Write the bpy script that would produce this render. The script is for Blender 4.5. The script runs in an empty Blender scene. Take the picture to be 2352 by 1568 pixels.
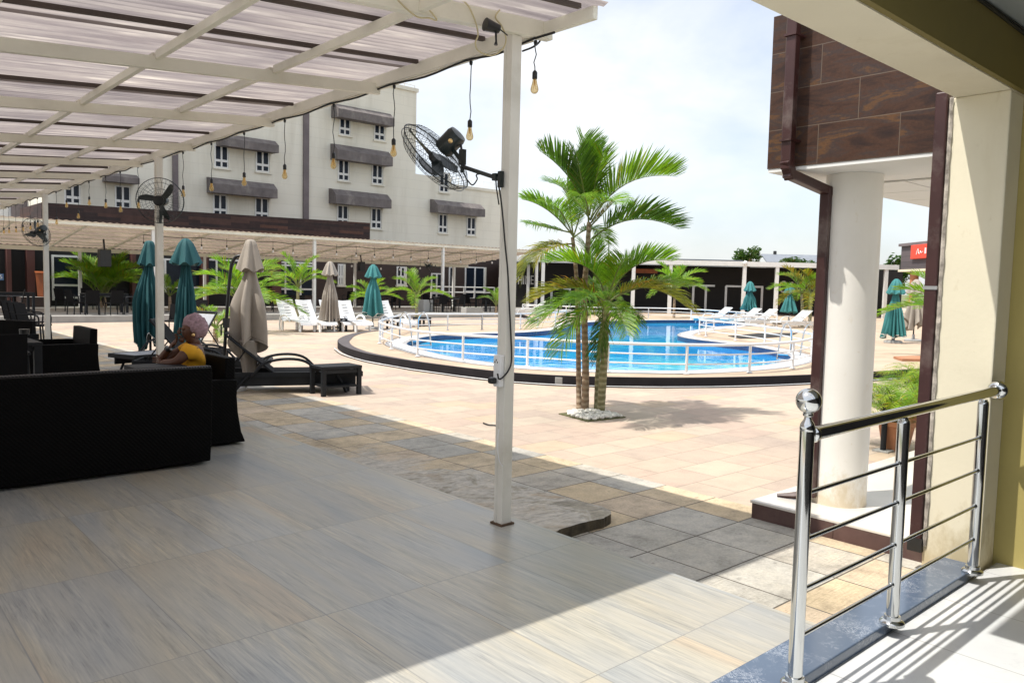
import bpy, bmesh, math, random
from mathutils import Vector, Matrix, Euler, Quaternion
R = math.radians
PI = math.pi
random.seed(7)
SC = bpy.context.scene
COL = SC.collection

# ---------------------------------------------------------------- camera
PW, PH, FPX = 2352.0, 1568.0, 1800.0
CAMH, PITCH, ROLL, YAW = 1.52, R(4.1), R(1.31), R(48.2)
CP = Vector((0, 0, CAMH))
_F = Vector((math.cos(PITCH)*math.cos(YAW), math.cos(PITCH)*math.sin(YAW), -math.sin(PITCH)))
_R0 = Vector((math.sin(YAW), -math.cos(YAW), 0))
_U0 = _R0.cross(_F)
_R = _R0*math.cos(ROLL) + _U0*math.sin(ROLL)
_U = -_R0*math.sin(ROLL) + _U0*math.cos(ROLL)
VIEW = Vector((math.cos(YAW), math.sin(YAW), 0))

def ray(x, y):
    return _F + _R*((x-PW/2)/FPX) - _U*((y-PH/2)/FPX)
def at(x, y, z):            # a point of the photograph on the level z
    d = ray(x, y); return CP + d*((z-CAMH)/d.z)
def atX(x, y, X):
    d = ray(x, y); return CP + d*(X/d.x)
def atY(x, y, Y):
    d = ray(x, y); return CP + d*(Y/d.y)
def atD(x, y, D):           # at a distance D along the view
    return CP + ray(x, y)*D

cam = bpy.data.cameras.new('camera')
cam.sensor_width = 36.0; cam.lens = 36.0*FPX/PW
cam.clip_start = 0.05; cam.clip_end = 3000
co = bpy.data.objects.new('camera', cam); COL.objects.link(co)
m = Matrix((( _R.x, _U.x, -_F.x, 0), (_R.y, _U.y, -_F.y, 0), (_R.z, _U.z, -_F.z, CAMH), (0, 0, 0, 1)))
co.matrix_world = m
SC.camera = co

# ---------------------------------------------------------------- mesh helper
class MB:
    def __init__(s): s.v = []; s.f = []; s.mi = []; s.cur = 0
    def add(s, vs, fs):
        o = len(s.v); s.v += [Vector(p) for p in vs]
        for f in fs: s.f.append([i+o for i in f]); s.mi.append(s.cur)
        return s
    def box(s, c, size, rot=None):
        hx, hy, hz = size[0]/2, size[1]/2, size[2]/2
        vs = [Vector((x, y, z)) for x in (-hx, hx) for y in (-hy, hy) for z in (-hz, hz)]
        if rot is not None: vs = [rot @ p for p in vs]
        c = Vector(c)
        return s.add([p+c for p in vs], [(0,1,3,2),(4,6,7,5),(0,4,5,1),(2,3,7,6),(0,2,6,4),(1,5,7,3)])
    def bb(s, a, b):
        return s.box([(a[i]+b[i])/2 for i in range(3)], [abs(b[i]-a[i]) for i in range(3)])
    def bar(s, p, q, w, h, up=Vector((0,0,1))):
        p, q = Vector(p), Vector(q); d = (q-p); L = d.length; d.normalize()
        if abs(d.dot(up)) > .98: up = Vector((1,0,0))
        a = d.cross(up).normalized(); b = a.cross(d)
        rot = Matrix((d, a, b)).transposed()
        return s.box((p+q)/2, (L, w, h), rot)
    def tube(s, pts, r, n=8, cap=True):
        pts = [Vector(p) for p in pts]; N = len(pts)
        rs = r if isinstance(r, (list, tuple)) else [r]*N
        t0 = (pts[1]-pts[0]).normalized()
        up = Vector((0,0,1)) if abs(t0.z) < .9 else Vector((1,0,0))
        a = t0.cross(up).normalized(); vs = []
        for i, p in enumerate(pts):
            t = (pts[min(i+1, N-1)]-pts[max(i-1, 0)]).normalized()
            a = (a - t*a.dot(t)).normalized(); b = t.cross(a)
            for k in range(n):
                th = 2*PI*k/n
                vs.append(p + (a*math.cos(th)+b*math.sin(th))*rs[i])
        fs = [(i*n+k, i*n+(k+1) % n, (i+1)*n+(k+1) % n, (i+1)*n+k) for i in range(N-1) for k in range(n)]
        if cap: fs += [tuple(range(n))[::-1], tuple(range((N-1)*n, N*n))]
        return s.add(vs, fs)
    def lathe(s, prof, n=16, c=(0,0,0), axis=None, fn=None):
        c = Vector(c); vs = []
        for i, (r, z) in enumerate(prof):
            for k in range(n):
                th = 2*PI*k/n
                rr, zz = (r, z) if fn is None else fn(i, th, r, z)
                vs.append(Vector((rr*math.cos(th), rr*math.sin(th), zz)))
        if axis is not None:
            q = Vector((0,0,1)).rotation_difference(Vector(axis)); vs = [q @ p for p in vs]
        fs = [(i*n+k, i*n+(k+1) % n, (i+1)*n+(k+1) % n, (i+1)*n+k) for i in range(len(prof)-1) for k in range(n)]
        fs += [tuple(range(n))[::-1], tuple(range((len(prof)-1)*n, len(prof)*n))]
        return s.add([p+c for p in vs], fs)
    def prism(s, poly, z0, z1):
        n = len(poly); vs = [(p[0], p[1], z0) for p in poly] + [(p[0], p[1], z1) for p in poly]
        fs = [tuple(range(n))[::-1], tuple(range(n, 2*n))] + [(i, (i+1) % n, n+(i+1) % n, n+i) for i in range(n)]
        return s.add(vs, fs)
    def extrude(s, poly3, d):       # a planar outline with thickness d
        n = len(poly3); d = Vector(d); a = [Vector(p) for p in poly3]
        fs = [tuple(range(n))[::-1], tuple(range(n, 2*n))] + [(i, (i+1) % n, n+(i+1) % n, n+i) for i in range(n)]
        return s.add(a + [p+d for p in a], fs)
    def grid(s, P):                 # P[i][j] points
        ni, nj = len(P), len(P[0])
        return s.add([p for row in P for p in row], [(i*nj+j, i*nj+j+1, (i+1)*nj+j+1, (i+1)*nj+j) for i in range(ni-1) for j in range(nj-1)])
    def sphere(s, c, r, n=12, m=8, sc=(1,1,1), rot=None):
        vs, c = [], Vector(c)
        for i in range(m+1):
            ph = PI*i/m
            for k in range(n):
                th = 2*PI*k/n
                p = Vector((r*sc[0]*math.sin(ph)*math.cos(th), r*sc[1]*math.sin(ph)*math.sin(th), r*sc[2]*math.cos(ph)))
                vs.append((rot @ p if rot is not None else p) + c)
        return s.add(vs, [(i*n+k, i*n+(k+1) % n, (i+1)*n+(k+1) % n, (i+1)*n+k) for i in range(m) for k in range(n)])

def obj(name, b, mat, parent=None, smooth=None, bevel=0, loc=None, wn=True):
    me = bpy.data.meshes.new(name)
    me.from_pydata([tuple(p) for p in b.v], [], b.f)
    for mm in (mat if isinstance(mat, (list, tuple)) else [mat]): me.materials.append(mm)
    if isinstance(mat, (list, tuple)): me.polygons.foreach_set('material_index', b.mi)
    if wn:
        bm = bmesh.new(); bm.from_mesh(me)
        bmesh.ops.remove_doubles(bm, verts=bm.verts, dist=1e-6)
        bmesh.ops.recalc_face_normals(bm, faces=bm.faces); bm.to_mesh(me); bm.free()
    if smooth:
        me.polygons.foreach_set('use_smooth', [True]*len(me.polygons))
        me.set_sharp_from_angle(angle=R(smooth if smooth > 1 else 40))
    me.update()
    o = bpy.data.objects.new(name, me); COL.objects.link(o)
    if parent is not None: o.parent = parent
    if loc is not None: o.location = loc
    if bevel:
        md = o.modifiers.new('bevel', 'BEVEL'); md.width = bevel; md.segments = 2; md.limit_method = 'ANGLE'; md.angle_limit = R(40)
    return o
def tag(o, label, cat, group=None):
    o['label'] = label; o['category'] = cat
    if group: o['group'] = group
    return o
def thing(name, label, cat, loc=(0,0,0), rotz=0, group=None):
    o = bpy.data.objects.new(name, None); COL.objects.link(o)
    o.empty_display_size = .1; o.location = loc; o.rotation_euler = (0, 0, rotz)
    return tag(o, label, cat, group)
def struct(name, b, mat, **k):
    o = obj(name, b, mat, **k); o['kind'] = 'structure'; return o
CH = {}
def kids(o): return list(o.children)
def dup(root, loc, rotz, label, group=None, scale=None):
    def cp(o, par):
        c = o.copy(); COL.objects.link(c)
        if par is not None: c.parent = par
        for ch in kids(o): cp(ch, c)
        return c
    r = cp(root, None); r.location = loc; r.rotation_euler = (0, 0, rotz); r['label'] = label
    if group: r['group'] = group
    if scale: r.scale = (scale,)*3
    return r

# ---------------------------------------------------------------- materials
class NT:
    def __init__(s, name):
        s.m = bpy.data.materials.new(name); s.m.use_nodes = True
        s.t = s.m.node_tree; s.t.nodes.clear()
        s.out = s.n('ShaderNodeOutputMaterial')
    def n(s, ty, **k):
        x = s.t.nodes.new(ty)
        for a, b in k.items(): setattr(x, a, b)
        return x
    def l(s, a, b): s.t.links.new(a, b)
    def coord(s, scale=(1,1,1), rot=(0,0,0), loc=(0,0,0), kind='Object'):
        c = s.n('ShaderNodeTexCoord'); mp = s.n('ShaderNodeMapping')
        mp.inputs['Scale'].default_value = scale; mp.inputs['Rotation'].default_value = rot; mp.inputs['Location'].default_value = loc
        s.l(c.outputs[kind], mp.inputs['Vector']); return mp.outputs[0]
    def world(s, scale=(1,1,1), rot=(0,0,0), loc=(0,0,0)):
        g = s.n('ShaderNodeNewGeometry'); mp = s.n('ShaderNodeMapping')
        mp.inputs['Scale'].default_value = scale; mp.inputs['Rotation'].default_value = rot; mp.inputs['Location'].default_value = loc
        s.l(g.outputs['Position'], mp.inputs['Vector']); return mp.outputs[0]
    def noise(s, vec, scale, detail=4, rough=.55, dist=0):
        x = s.n('ShaderNodeTexNoise'); x.inputs['Scale'].default_value = scale; x.inputs['Detail'].default_value = detail
        x.inputs['Roughness'].default_value = rough; x.inputs['Distortion'].default_value = dist
        if vec is not None: s.l(vec, x.inputs['Vector'])
        return x.outputs['Fac']
    def ramp(s, fac, stops, interp='LINEAR'):
        x = s.n('ShaderNodeValToRGB'); x.color_ramp.interpolation = interp; e = x.color_ramp.elements
        while len(e) < len(stops): e.new(.5)
        for i, (p, c) in enumerate(stops): e[i].position = p; e[i].color = (*c, 1) if len(c) == 3 else c
        s.l(fac, x.inputs[0]); return x.outputs[0]
    def mix(s, fac, a, b, blend='MIX'):
        x = s.n('ShaderNodeMix', data_type='RGBA', blend_type=blend)
        for sock, v in ((x.inputs[0], fac), (x.inputs[6], a), (x.inputs[7], b)):
            if hasattr(v, 'node'): s.l(v, sock)
            elif isinstance(v, (int, float)): sock.default_value = v
            else: sock.default_value = (*v, 1)
        return x.outputs[2]
    def math(s, op, a, b=None, c=None):
        x = s.n('ShaderNodeMath', operation=op)
        for i, v in enumerate((a, b, c)):
            if v is None: continue
            if hasattr(v, 'node'): s.l(v, x.inputs[i])
            else: x.inputs[i].default_value = v
        return x.outputs[0]
    def bump(s, h, strength=.3, dist=.01, prev=None):
        x = s.n('ShaderNodeBump'); x.inputs['Strength'].default_value = strength; x.inputs['Distance'].default_value = dist
        s.l(h, x.inputs['Height'])
        if prev is not None: s.l(prev, x.inputs['Normal'])
        return x.outputs[0]
    def bsdf(s, col, rough=.6, metal=0, spec=.5, normal=None, **k):
        x = s.n('ShaderNodeBsdfPrincipled')
        for nm, v in (('Base Color', col), ('Roughness', rough), ('Metallic', metal), ('Specular IOR Level', spec), *k.items()):
            sock = x.inputs[nm]
            if hasattr(v, 'node'): s.l(v, sock)
            elif isinstance(v, (int, float)): sock.default_value = v
            else: sock.default_value = (*v, 1)
        if normal is not None: s.l(normal, x.inputs['Normal'])
        return x.outputs[0]
    def done(s, shader):
        s.l(shader, s.out.inputs[0]); return s.m

def mat(name, col, rough=.6, metal=0, var=.12, scale=6, bump=0, bscale=60, spec=.5, stretch=(1,1,1), dirt=0, dcol=(.2,.17,.13)):
    t = NT(name); v = t.coord(scale=stretch)
    nz = t.noise(v, scale, 5)
    a = tuple(c*(1-var) for c in col); b = tuple(min(1, c*(1+var)) for c in col)
    c = t.ramp(nz, [(.3, a), (.7, b)])
    if dirt:
        d = t.noise(v, scale*.6, 6, .65)
        c = t.mix(t.ramp(d, [(.52, (0,0,0)), (.75, (dirt,)*3)]), c, dcol)
    nrm = t.bump(t.noise(v, bscale, 4), bump, .004) if bump else None
    rg = t.math('ADD', t.math('MULTIPLY', nz, .16), rough-.08)
    return t.done(t.bsdf(c, rg, metal, spec, nrm))

def stained_paint(name, col, rough, z0, stain):
    t = NT(name); g = t.world(); n = t.noise(g, 1.6, 5); c = t.ramp(n, [(.3, tuple(x*.94 for x in col)), (.7, tuple(min(1, x*1.04) for x in col))])
    d = t.noise(t.world(scale=(1,1,.22)), 2.6, 6, .65); c = t.mix(t.ramp(d, [(.54, (0,0,0)), (.72, (.22,)*3)]), c, stain)
    sx = t.n('ShaderNodeSeparateXYZ'); t.l(g, sx.inputs[0]); mr = t.n('ShaderNodeMapRange'); mr.inputs[1].default_value = z0; mr.inputs[2].default_value = z0+.38; mr.inputs[3].default_value = .42; mr.inputs[4].default_value = 0; t.l(sx.outputs['Z'], mr.inputs[0])
    s_ = t.noise(t.world(scale=(1,1,.6)), 9, 6, .7); c = t.mix(t.ramp(t.math('ADD', mr.outputs[0], t.math('SUBTRACT', s_, .62)), [(.0, (0,0,0)), (.28, (.75,)*3)]), c, stain)
    sp = t.noise(g, 26, 3, .5); c = t.mix(t.ramp(sp, [(.73, (0,0,0)), (.78, (.35,)*3)]), c, stain)
    h = t.math('ADD', t.noise(g, 34, 4, .6), t.math('MULTIPLY', t.noise(g, 5, 3), 1.4))
    return t.done(t.bsdf(c, rough, 0, .3, t.bump(h, .16, .006)))
cream_paint = mat('cream_painted_steel', (.79,.77,.66), .45, var=.06, scale=3, dirt=.35, dcol=(.42,.38,.28))
cream_post = mat('cream_painted_post', (.76,.74,.67), .4, var=.06, scale=3, dirt=.5, dcol=(.42,.38,.28))
white_paint = mat('white_painted_steel', (.74,.74,.72), .4, var=.05, scale=4, dirt=.25, dcol=(.5,.47,.4))
batten_brown = mat('dark_timber_batten', (.07,.05,.042), .7, var=.25, scale=5)
wall_cream = stained_paint('cream_wall_paint', (.73,.675,.52), .75, 0.0, (.46,.38,.22))
olive_shaded = mat('shaded_olive_lining_paint', (.17,.135,.035), .75, var=.06, scale=2, bump=.1, bscale=30, dirt=.4, dcol=(.1,.08,.03))  # wall olive with the shade of the porch interior put into the colour
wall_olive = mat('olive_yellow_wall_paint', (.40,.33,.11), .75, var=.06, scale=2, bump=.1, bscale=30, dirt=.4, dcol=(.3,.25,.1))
hotel_wall = mat('hotel_cream_render', (.75,.72,.635), .85, var=.05, scale=.8, stretch=(1,1,.18), dirt=.28, dcol=(.52,.48,.41))
hotel_white = mat('pale_grey_render', (.6,.6,.6), .85, var=.04, scale=.4)
white_ceiling = mat('white_ceiling', (.72,.72,.70), .8, var=.04, scale=2)
black_plastic = mat('black_plastic', (.012,.013,.014), .35, var=.3, scale=8)
dark_metal = mat('dark_green_black_metal', (.014,.022,.022), .32, var=.3, scale=6)
black_wood = mat('black_painted_wood', (.014,.016,.019), .55, var=.25, scale=5, spec=.25)
black_fabric = mat('black_sling_fabric', (.006,.006,.007), .85, var=.2, scale=8, spec=.2)
grey_fabric = mat('pale_grey_sling_fabric', (.40,.42,.45), .7, var=.08, scale=8)
dark_glass = mat('dark_window_glass', (.012,.018,.03), .2, var=.2, scale=2, spec=.18)
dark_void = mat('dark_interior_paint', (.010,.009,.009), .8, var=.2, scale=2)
brown_wall = mat('dark_brown_cladding', (.035,.019,.015), .6, var=.3, scale=2.5, stretch=(1,1,4))
terracotta = mat('terracotta', (.42,.19,.10), .8, var=.15, scale=4)
concrete_grey = mat('concrete_grey', (.34,.34,.33), .85, var=.12, scale=3, bump=.2)
white_plastic = mat('white_plastic', (.82,.82,.82), .35, var=.03, scale=5)
orange_wood = mat('orange_timber', (.26,.065,.012), .5, var=.25, scale=5, stretch=(1,1,.3))
red_sign = mat('red_sign_board', (.75,.06,.025), .45, var=.06, scale=3)
letter_silver = mat('silver_letters', (.55,.54,.52), .45, var=.08, scale=8)
letter_white = mat('white_letters', (.85,.85,.85), .4, var=.02, scale=8)
brown_metal = mat('brown_downpipe_metal', (.042,.013,.012), .42, var=.18, scale=5, dirt=.45, dcol=(.32,.27,.24))
kerb_dark = mat('dark_kerb_tile', (.022,.020,.023), .8, var=.25, scale=3, bump=.15, bscale=20, spec=.15)
kerb_top = mat('grey_brown_kerb_top', (.085,.072,.076), .6, var=.2, scale=3)
awning_grey = mat('weathered_awning_shingle', (.145,.128,.125), .85, var=.25, scale=2.2, stretch=(1.2,1.2,.8), dirt=.6, dcol=(.34,.31,.28))
strip_grey = mat('grey_brown_facade_strip', (.16,.135,.14), .8, var=.2, scale=1.2)
pool_rail = mat('pool_rail_paint', (.70,.71,.72), .32, var=.06, scale=4)
cord_black = mat('black_cable_rubber', (.012,.012,.012), .55, var=.2, scale=9)
cord_cream = mat('cream_cable', (.55,.48,.28), .5, var=.1, scale=9)
skin_mat = mat('brown_skin', (.105,.042,.022), .5, var=.15, scale=9)
shirt_mat = mat('yellow_cotton', (.72,.36,.015), .85, var=.1, scale=10, bump=.1, bscale=120)
hat_mat = mat('mauve_knit', (.35,.235,.265), .95, var=.35, scale=45, bump=.5, bscale=90)
trouser_mat = mat('dark_trousers', (.02,.02,.03), .85)
gold_mat = mat('gold_earring', (.8,.55,.25), .3, 1.0, var=.05)
teal_fabric = mat('teal_umbrella_fabric', (.014,.088,.098), .8, var=.12, scale=3, bump=.15, bscale=90)
teal_dark_fabric = mat('faded_teal_umbrella_fabric', (.04,.19,.19), .8, var=.12, scale=3, bump=.15, bscale=90)
beige_fabric = mat('beige_umbrella_fabric', (.34,.30,.255), .85, var=.08, scale=3, bump=.15, bscale=90)
white_trim = mat('white_piping', (.7,.7,.66), .7)
def bark_mat(name, a_, b_, band):
    t = NT(name); v = t.coord()
    w = t.n('ShaderNodeTexWave'); w.bands_direction = 'Z'; w.inputs['Scale'].default_value = 4.2; w.inputs['Distortion'].default_value = 2.2; w.inputs['Detail'].default_value = 4; w.inputs['Detail Scale'].default_value = 2.5; t.l(v, w.inputs['Vector'])
    n = t.noise(t.coord(scale=(1,1,.35)), 14, 6, .7)
    c = t.ramp(n, [(.3, a_), (.7, b_)])
    c = t.mix(t.ramp(w.outputs['Fac'], [(.55, (0,0,0)), (.85, (.75,)*3)]), c, band)
    c = t.mix(t.ramp(w.outputs['Fac'], [(.0, (.4,)*3), (.12, (0,0,0))]), c, tuple(x*.5 for x in a_))
    return t.done(t.bsdf(c, .85, 0, .25, t.bump(t.math('ADD', w.outputs['Fac'], t.math('MULTIPLY', n, .5)), .6, .015)))
bark = bark_mat('palm_bark', (.21,.145,.095), (.34,.25,.17), (.37,.30,.22))
bark_green = bark_mat('green_palm_bark', (.17,.16,.08), (.27,.25,.14), (.35,.33,.21))
pebble_mat = mat('white_pebbles', (.7,.68,.63), .7, var=.2, scale=14)
soil_mat = mat('mossy_soil', (.10,.10,.04), .95, var=.4, scale=14)
roof_grey = mat('grey_roof_sheet', (.2,.22,.25), .5, var=.15, scale=2)
steel_dull = mat('dull_steel', (.45,.46,.47), .35, .9, var=.1, scale=5)

def steel():
    t = NT('polished_stainless_steel'); v = t.coord(scale=(1,1,1))
    nz = t.noise(v, 30, 3); rg = t.math('ADD', t.math('MULTIPLY', nz, .05), .05)
    return t.done(t.bsdf((.62,.63,.62), rg, 1.0))
stainless = steel()

def wicker():
    t = NT('black_wicker'); v = t.coord()
    w = t.n('ShaderNodeTexWave'); w.inputs['Scale'].default_value = 26; w.bands_direction = 'Z'; t.l(v, w.inputs['Vector'])
    w2 = t.n('ShaderNodeTexWave'); w2.inputs['Scale'].default_value = 20; w2.bands_direction = 'DIAGONAL'; t.l(v, w2.inputs['Vector'])
    h = t.math('MULTIPLY', w.outputs['Fac'], w2.outputs['Fac'])
    c = t.ramp(h, [(0, (.0008,.0008,.0008)), (1, (.004,.004,.004))])
    return t.done(t.bsdf(c, .6, 0, .10, t.bump(h, .6, .004)))
wicker_black = wicker()

def leaf(name, a, b, yellow=0.0):
    t = NT(name); v = t.coord()
    nz = t.noise(v, 2.2, 4)
    oi = t.n('ShaderNodeObjectInfo')
    c = t.ramp(nz, [(.3, a), (.68, b)])
    if yellow:
        c = t.mix(t.ramp(t.noise(v, 1.3, 2), [(.58, (0,0,0)), (.72, (yellow,)*3)]), c, (.30,.19,.02))
    gi = t.n('ShaderNodeNewGeometry').outputs['Random Per Island']
    c = t.mix(1.0, c, t.ramp(gi, [(0, (.55,.60,.6)), (.35, (.95,.95,.95)), (.7, (1.1,1.08,1.0)), (.93, (1.35,1.2,1.0)), (.96, (2.0,1.0,.9)), (1, (1.5,.75,.8))]), 'MULTIPLY')
    d = t.bsdf(c, .45, 0, .35)
    tr = t.n('ShaderNodeBsdfTranslucent'); hs = t.n('ShaderNodeHueSaturation'); hs.inputs['Value'].default_value = 1.9
    t.l(c, hs.inputs['Color']); t.l(hs.outputs[0], tr.inputs[0])
    mx = t.n('ShaderNodeMixShader'); mx.inputs[0].default_value = .34; t.l(d, mx.inputs[1]); t.l(tr.outputs[0], mx.inputs[2])
    return t.done(mx.outputs[0])
leaf_mid = leaf('palm_leaf_green', (.065,.155,.006), (.165,.31,.012))
leaf_bright = leaf('palm_leaf_bright', (.085,.225,.012), (.20,.36,.02))
leaf_olive = leaf('palm_leaf_olive', (.10,.14,.010), (.24,.23,.015), .7)
leaf_dark = leaf('palm_leaf_dark', (.034,.092,.008), (.085,.19,.012))
leaf_fern = leaf('fern_leaf', (.16,.27,.012), (.30,.42,.03))
leaf_tree = leaf('tree_leaf', (.02,.055,.010), (.05,.11,.016))

# ---------------------------------------------------------------- floor materials
def brick(t, vec, w, h, mortar=.006, offset=0.0, smooth=.0, c1=(0,0,0), c2=(1,1,1)):
    b = t.n('ShaderNodeTexBrick'); b.offset = offset; b.squash = 1.0; b.offset_frequency = 2
    for k, v in (('Scale', 1.0), ('Mortar Size', mortar), ('Mortar Smooth', smooth), ('Bias', 0.0), ('Brick Width', w), ('Row Height', h)):
        b.inputs[k].default_value = v
    b.inputs['Color1'].default_value = (*c1, 1); b.inputs['Color2'].default_value = (*c2, 1); b.inputs['Mortar'].default_value = (.5,.5,.5,1)
    t.l(vec, b.inputs['Vector']); return b.outputs['Color'], b.outputs['Fac']

def patio_mat():
    t = NT('wood_look_porcelain_tile')
    v = t.world(rot=(0,0,R(90)), loc=(3.145, -1.71, 0))     # x' = -y , y' = x
    rnd, mort = brick(t, v, 1.165, .555, .003, 0.0)
    sh = t.n('ShaderNodeVectorMath', operation='MULTIPLY_ADD')
    t.l(rnd, sh.inputs[0]); sh.inputs[1].default_value = (37, 53, 0); 
    g = t.world(); t.l(g, sh.inputs[2])
    mp = t.n('ShaderNodeMapping'); mp.inputs['Scale'].default_value = (24, 1.3, 1); mp.inputs['Rotation'].default_value = (0,0,R(2)); t.l(sh.outputs[0], mp.inputs[0])
    grain = t.noise(mp.outputs[0], 1.6, 8, .68, .7)
    mp2 = t.n('ShaderNodeMapping'); mp2.inputs['Scale'].default_value = (2.6, .42, 1); t.l(sh.outputs[0], mp2.inputs[0])
    broad = t.noise(mp2.outputs[0], 1.0, 3, .5, .4)
    mp3 = t.n('ShaderNodeMapping'); mp3.inputs['Scale'].default_value = (85, 3.0, 1); t.l(sh.outputs[0], mp3.inputs[0])
    fine = t.noise(mp3.outputs[0], 1.5, 6, .7, .5)
    c = t.ramp(broad, [(.25, (.295,.32,.335)), (.43, (.39,.385,.355)), (.57, (.44,.405,.325)), (.74, (.46,.37,.265))])
    gv = t.math('ADD', t.math('MULTIPLY', grain, .52), t.math('MULTIPLY', fine, .48))
    clus = t.noise(mp2.outputs[0], 2.3, 4, .6, .8)
    c = t.mix(t.ramp(clus, [(.34, (.28,)*3), (.62, (1,1,1))]), c, t.ramp(gv, [(.33, (.34,.36,.40)), (.43, (.74,.76,.78)), (.51, (1,1,1)), (.62, (1.34,1.30,1.20))]), 'MULTIPLY')
    c = t.mix(t.math('MULTIPLY', rnd, .30), c, (.24,.225,.20))
    c = t.mix(t.math('MULTIPLY', mort, .55), c, (.18,.175,.16))
    # scuffs
    sc = t.noise(t.world(), 23, 2, .4); c = t.mix(t.ramp(sc, [(.74, (0,0,0)), (.8, (.35,)*3)]), c, (.55,.53,.48))
    rg = t.math('ADD', t.math('MULTIPLY', gv, .2), .24)
    return t.done(t.bsdf(c, rg, 0, .45, t.bump(t.math('SUBTRACT', 1.0, mort), .08, .002)))

def cement_col(t):
    g = t.world()
    n = t.noise(g, 1.6, 7, .68, .8); n2 = t.noise(g, 30, 5, .7); n3 = t.noise(t.world(scale=(1,2.5,1)), 5, 6, .7, 1.2)
    c = t.ramp(n, [(.28, (.24,.225,.175)), (.42, (.35,.32,.26)), (.50, (.50,.47,.42)), (.58, (.45,.41,.345)), (.72, (.40,.31,.22))])
    c = t.mix(.9, c, t.ramp(n3, [(.3, (.55,.55,.53)), (.5, (1,1,1)), (.7, (1.3,1.27,1.22))]), 'MULTIPLY')
    c = t.mix(.7, c, t.ramp(n2, [(.3, (.75,)*3), (.7, (1.2,)*3)]), 'MULTIPLY')
    return c, n2, n3
def slab_mat():
    t = NT('flagstone_border'); v = t.world(loc=(-3.285, -2.47, 0))
    rnd, mort = brick(t, v, .505, .472, .0055, 0.0)
    wn = t.n('ShaderNodeTexWhiteNoise'); wn.noise_dimensions = '1D'; t.l(rnd, wn.inputs['W'])
    r2 = wn.outputs['Value']
    c = t.ramp(rnd, [(0, (.50,.475,.42)), (.15, (.46,.44,.395)), (.32, (.57,.465,.325)), (.52, (.60,.485,.33)), (.68, (.50,.46,.395)), (.82, (.57,.465,.345))], 'CONSTANT')
    n1 = t.noise(t.world(), 5, 6, .68); n2 = t.noise(t.world(), 60, 5, .7); n4 = t.noise(t.world(loc=(3,1,0)), 1.1, 6, .7)
    c = t.mix(.95, c, t.ramp(n1, [(.28, (.62,.62,.62)), (.5, (1,1,1)), (.72, (1.22,1.2,1.15))]), 'MULTIPLY')
    c = t.mix(.85, c, t.ramp(n4, [(.3, (.72,.71,.68)), (.55, (1,1,1)), (.75, (1.14,1.1,1.02))]), 'MULTIPLY')
    c = t.mix(.7, c, t.ramp(n2, [(.3, (.75,.75,.75)), (.7, (1.2,1.2,1.2))]), 'MULTIPLY')
    spots = t.noise(t.world(), 13, 2, .4); c = t.mix(t.ramp(spots, [(.72, (0,0,0)), (.78, (.5,)*3)]), c, (.12,.11,.10))
    c = t.mix(t.math('MULTIPLY', mort, .9), c, (.085,.08,.07))
    # smeared cement left along the patio
    sx = t.n('ShaderNodeSeparateXYZ'); t.l(t.world(), sx.inputs[0])
    fx = t.n('ShaderNodeMapRange'); fx.inputs[1].default_value = 3.4; fx.inputs[2].default_value = 4.75; fx.inputs[3].default_value = .42; fx.inputs[4].default_value = -.30; t.l(sx.outputs['X'], fx.inputs[0])
    fy = t.n('ShaderNodeMapRange'); fy.inputs[1].default_value = 6.6; fy.inputs[2].default_value = 8.6; fy.inputs[3].default_value = 0; fy.inputs[4].default_value = -.8; t.l(sx.outputs['Y'], fy.inputs[0])
    fy2 = t.n('ShaderNodeMapRange'); fy2.inputs[1].default_value = 3.1; fy2.inputs[2].default_value = 3.7; fy2.inputs[3].default_value = -.8; fy2.inputs[4].default_value = 0; t.l(sx.outputs['Y'], fy2.inputs[0])
    nm = t.math('MULTIPLY', t.math('SUBTRACT', t.noise(t.world(loc=(7,2,0)), 1.3, 9, .72, .6), .5), 1.9)
    f = t.math('ADD', t.math('ADD', fx.outputs[0], t.math('ADD', fy.outputs[0], fy2.outputs[0])), nm)
    msk = t.ramp(f, [(.02, (0,0,0)), (.22, (.9,)*3)])
    cc, _, _ = cement_col(t); c = t.mix(msk, c, cc)
    w = t.noise(t.world(scale=(4, 70, 1)), 1.0, 4, .6, .3)
    h = t.math('ADD', t.math('MULTIPLY', w, t.ramp(r2, [(.45, (.15,.15,.15)), (.55, (1,1,1))])), t.math('MULTIPLY', n2, .3))
    nb = t.bump(t.math('SUBTRACT', 1.0, mort), .6, .008, t.bump(h, 1.0, .012))
    return t.done(t.bsdf(c, .75, 0, .3, nb))

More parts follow.
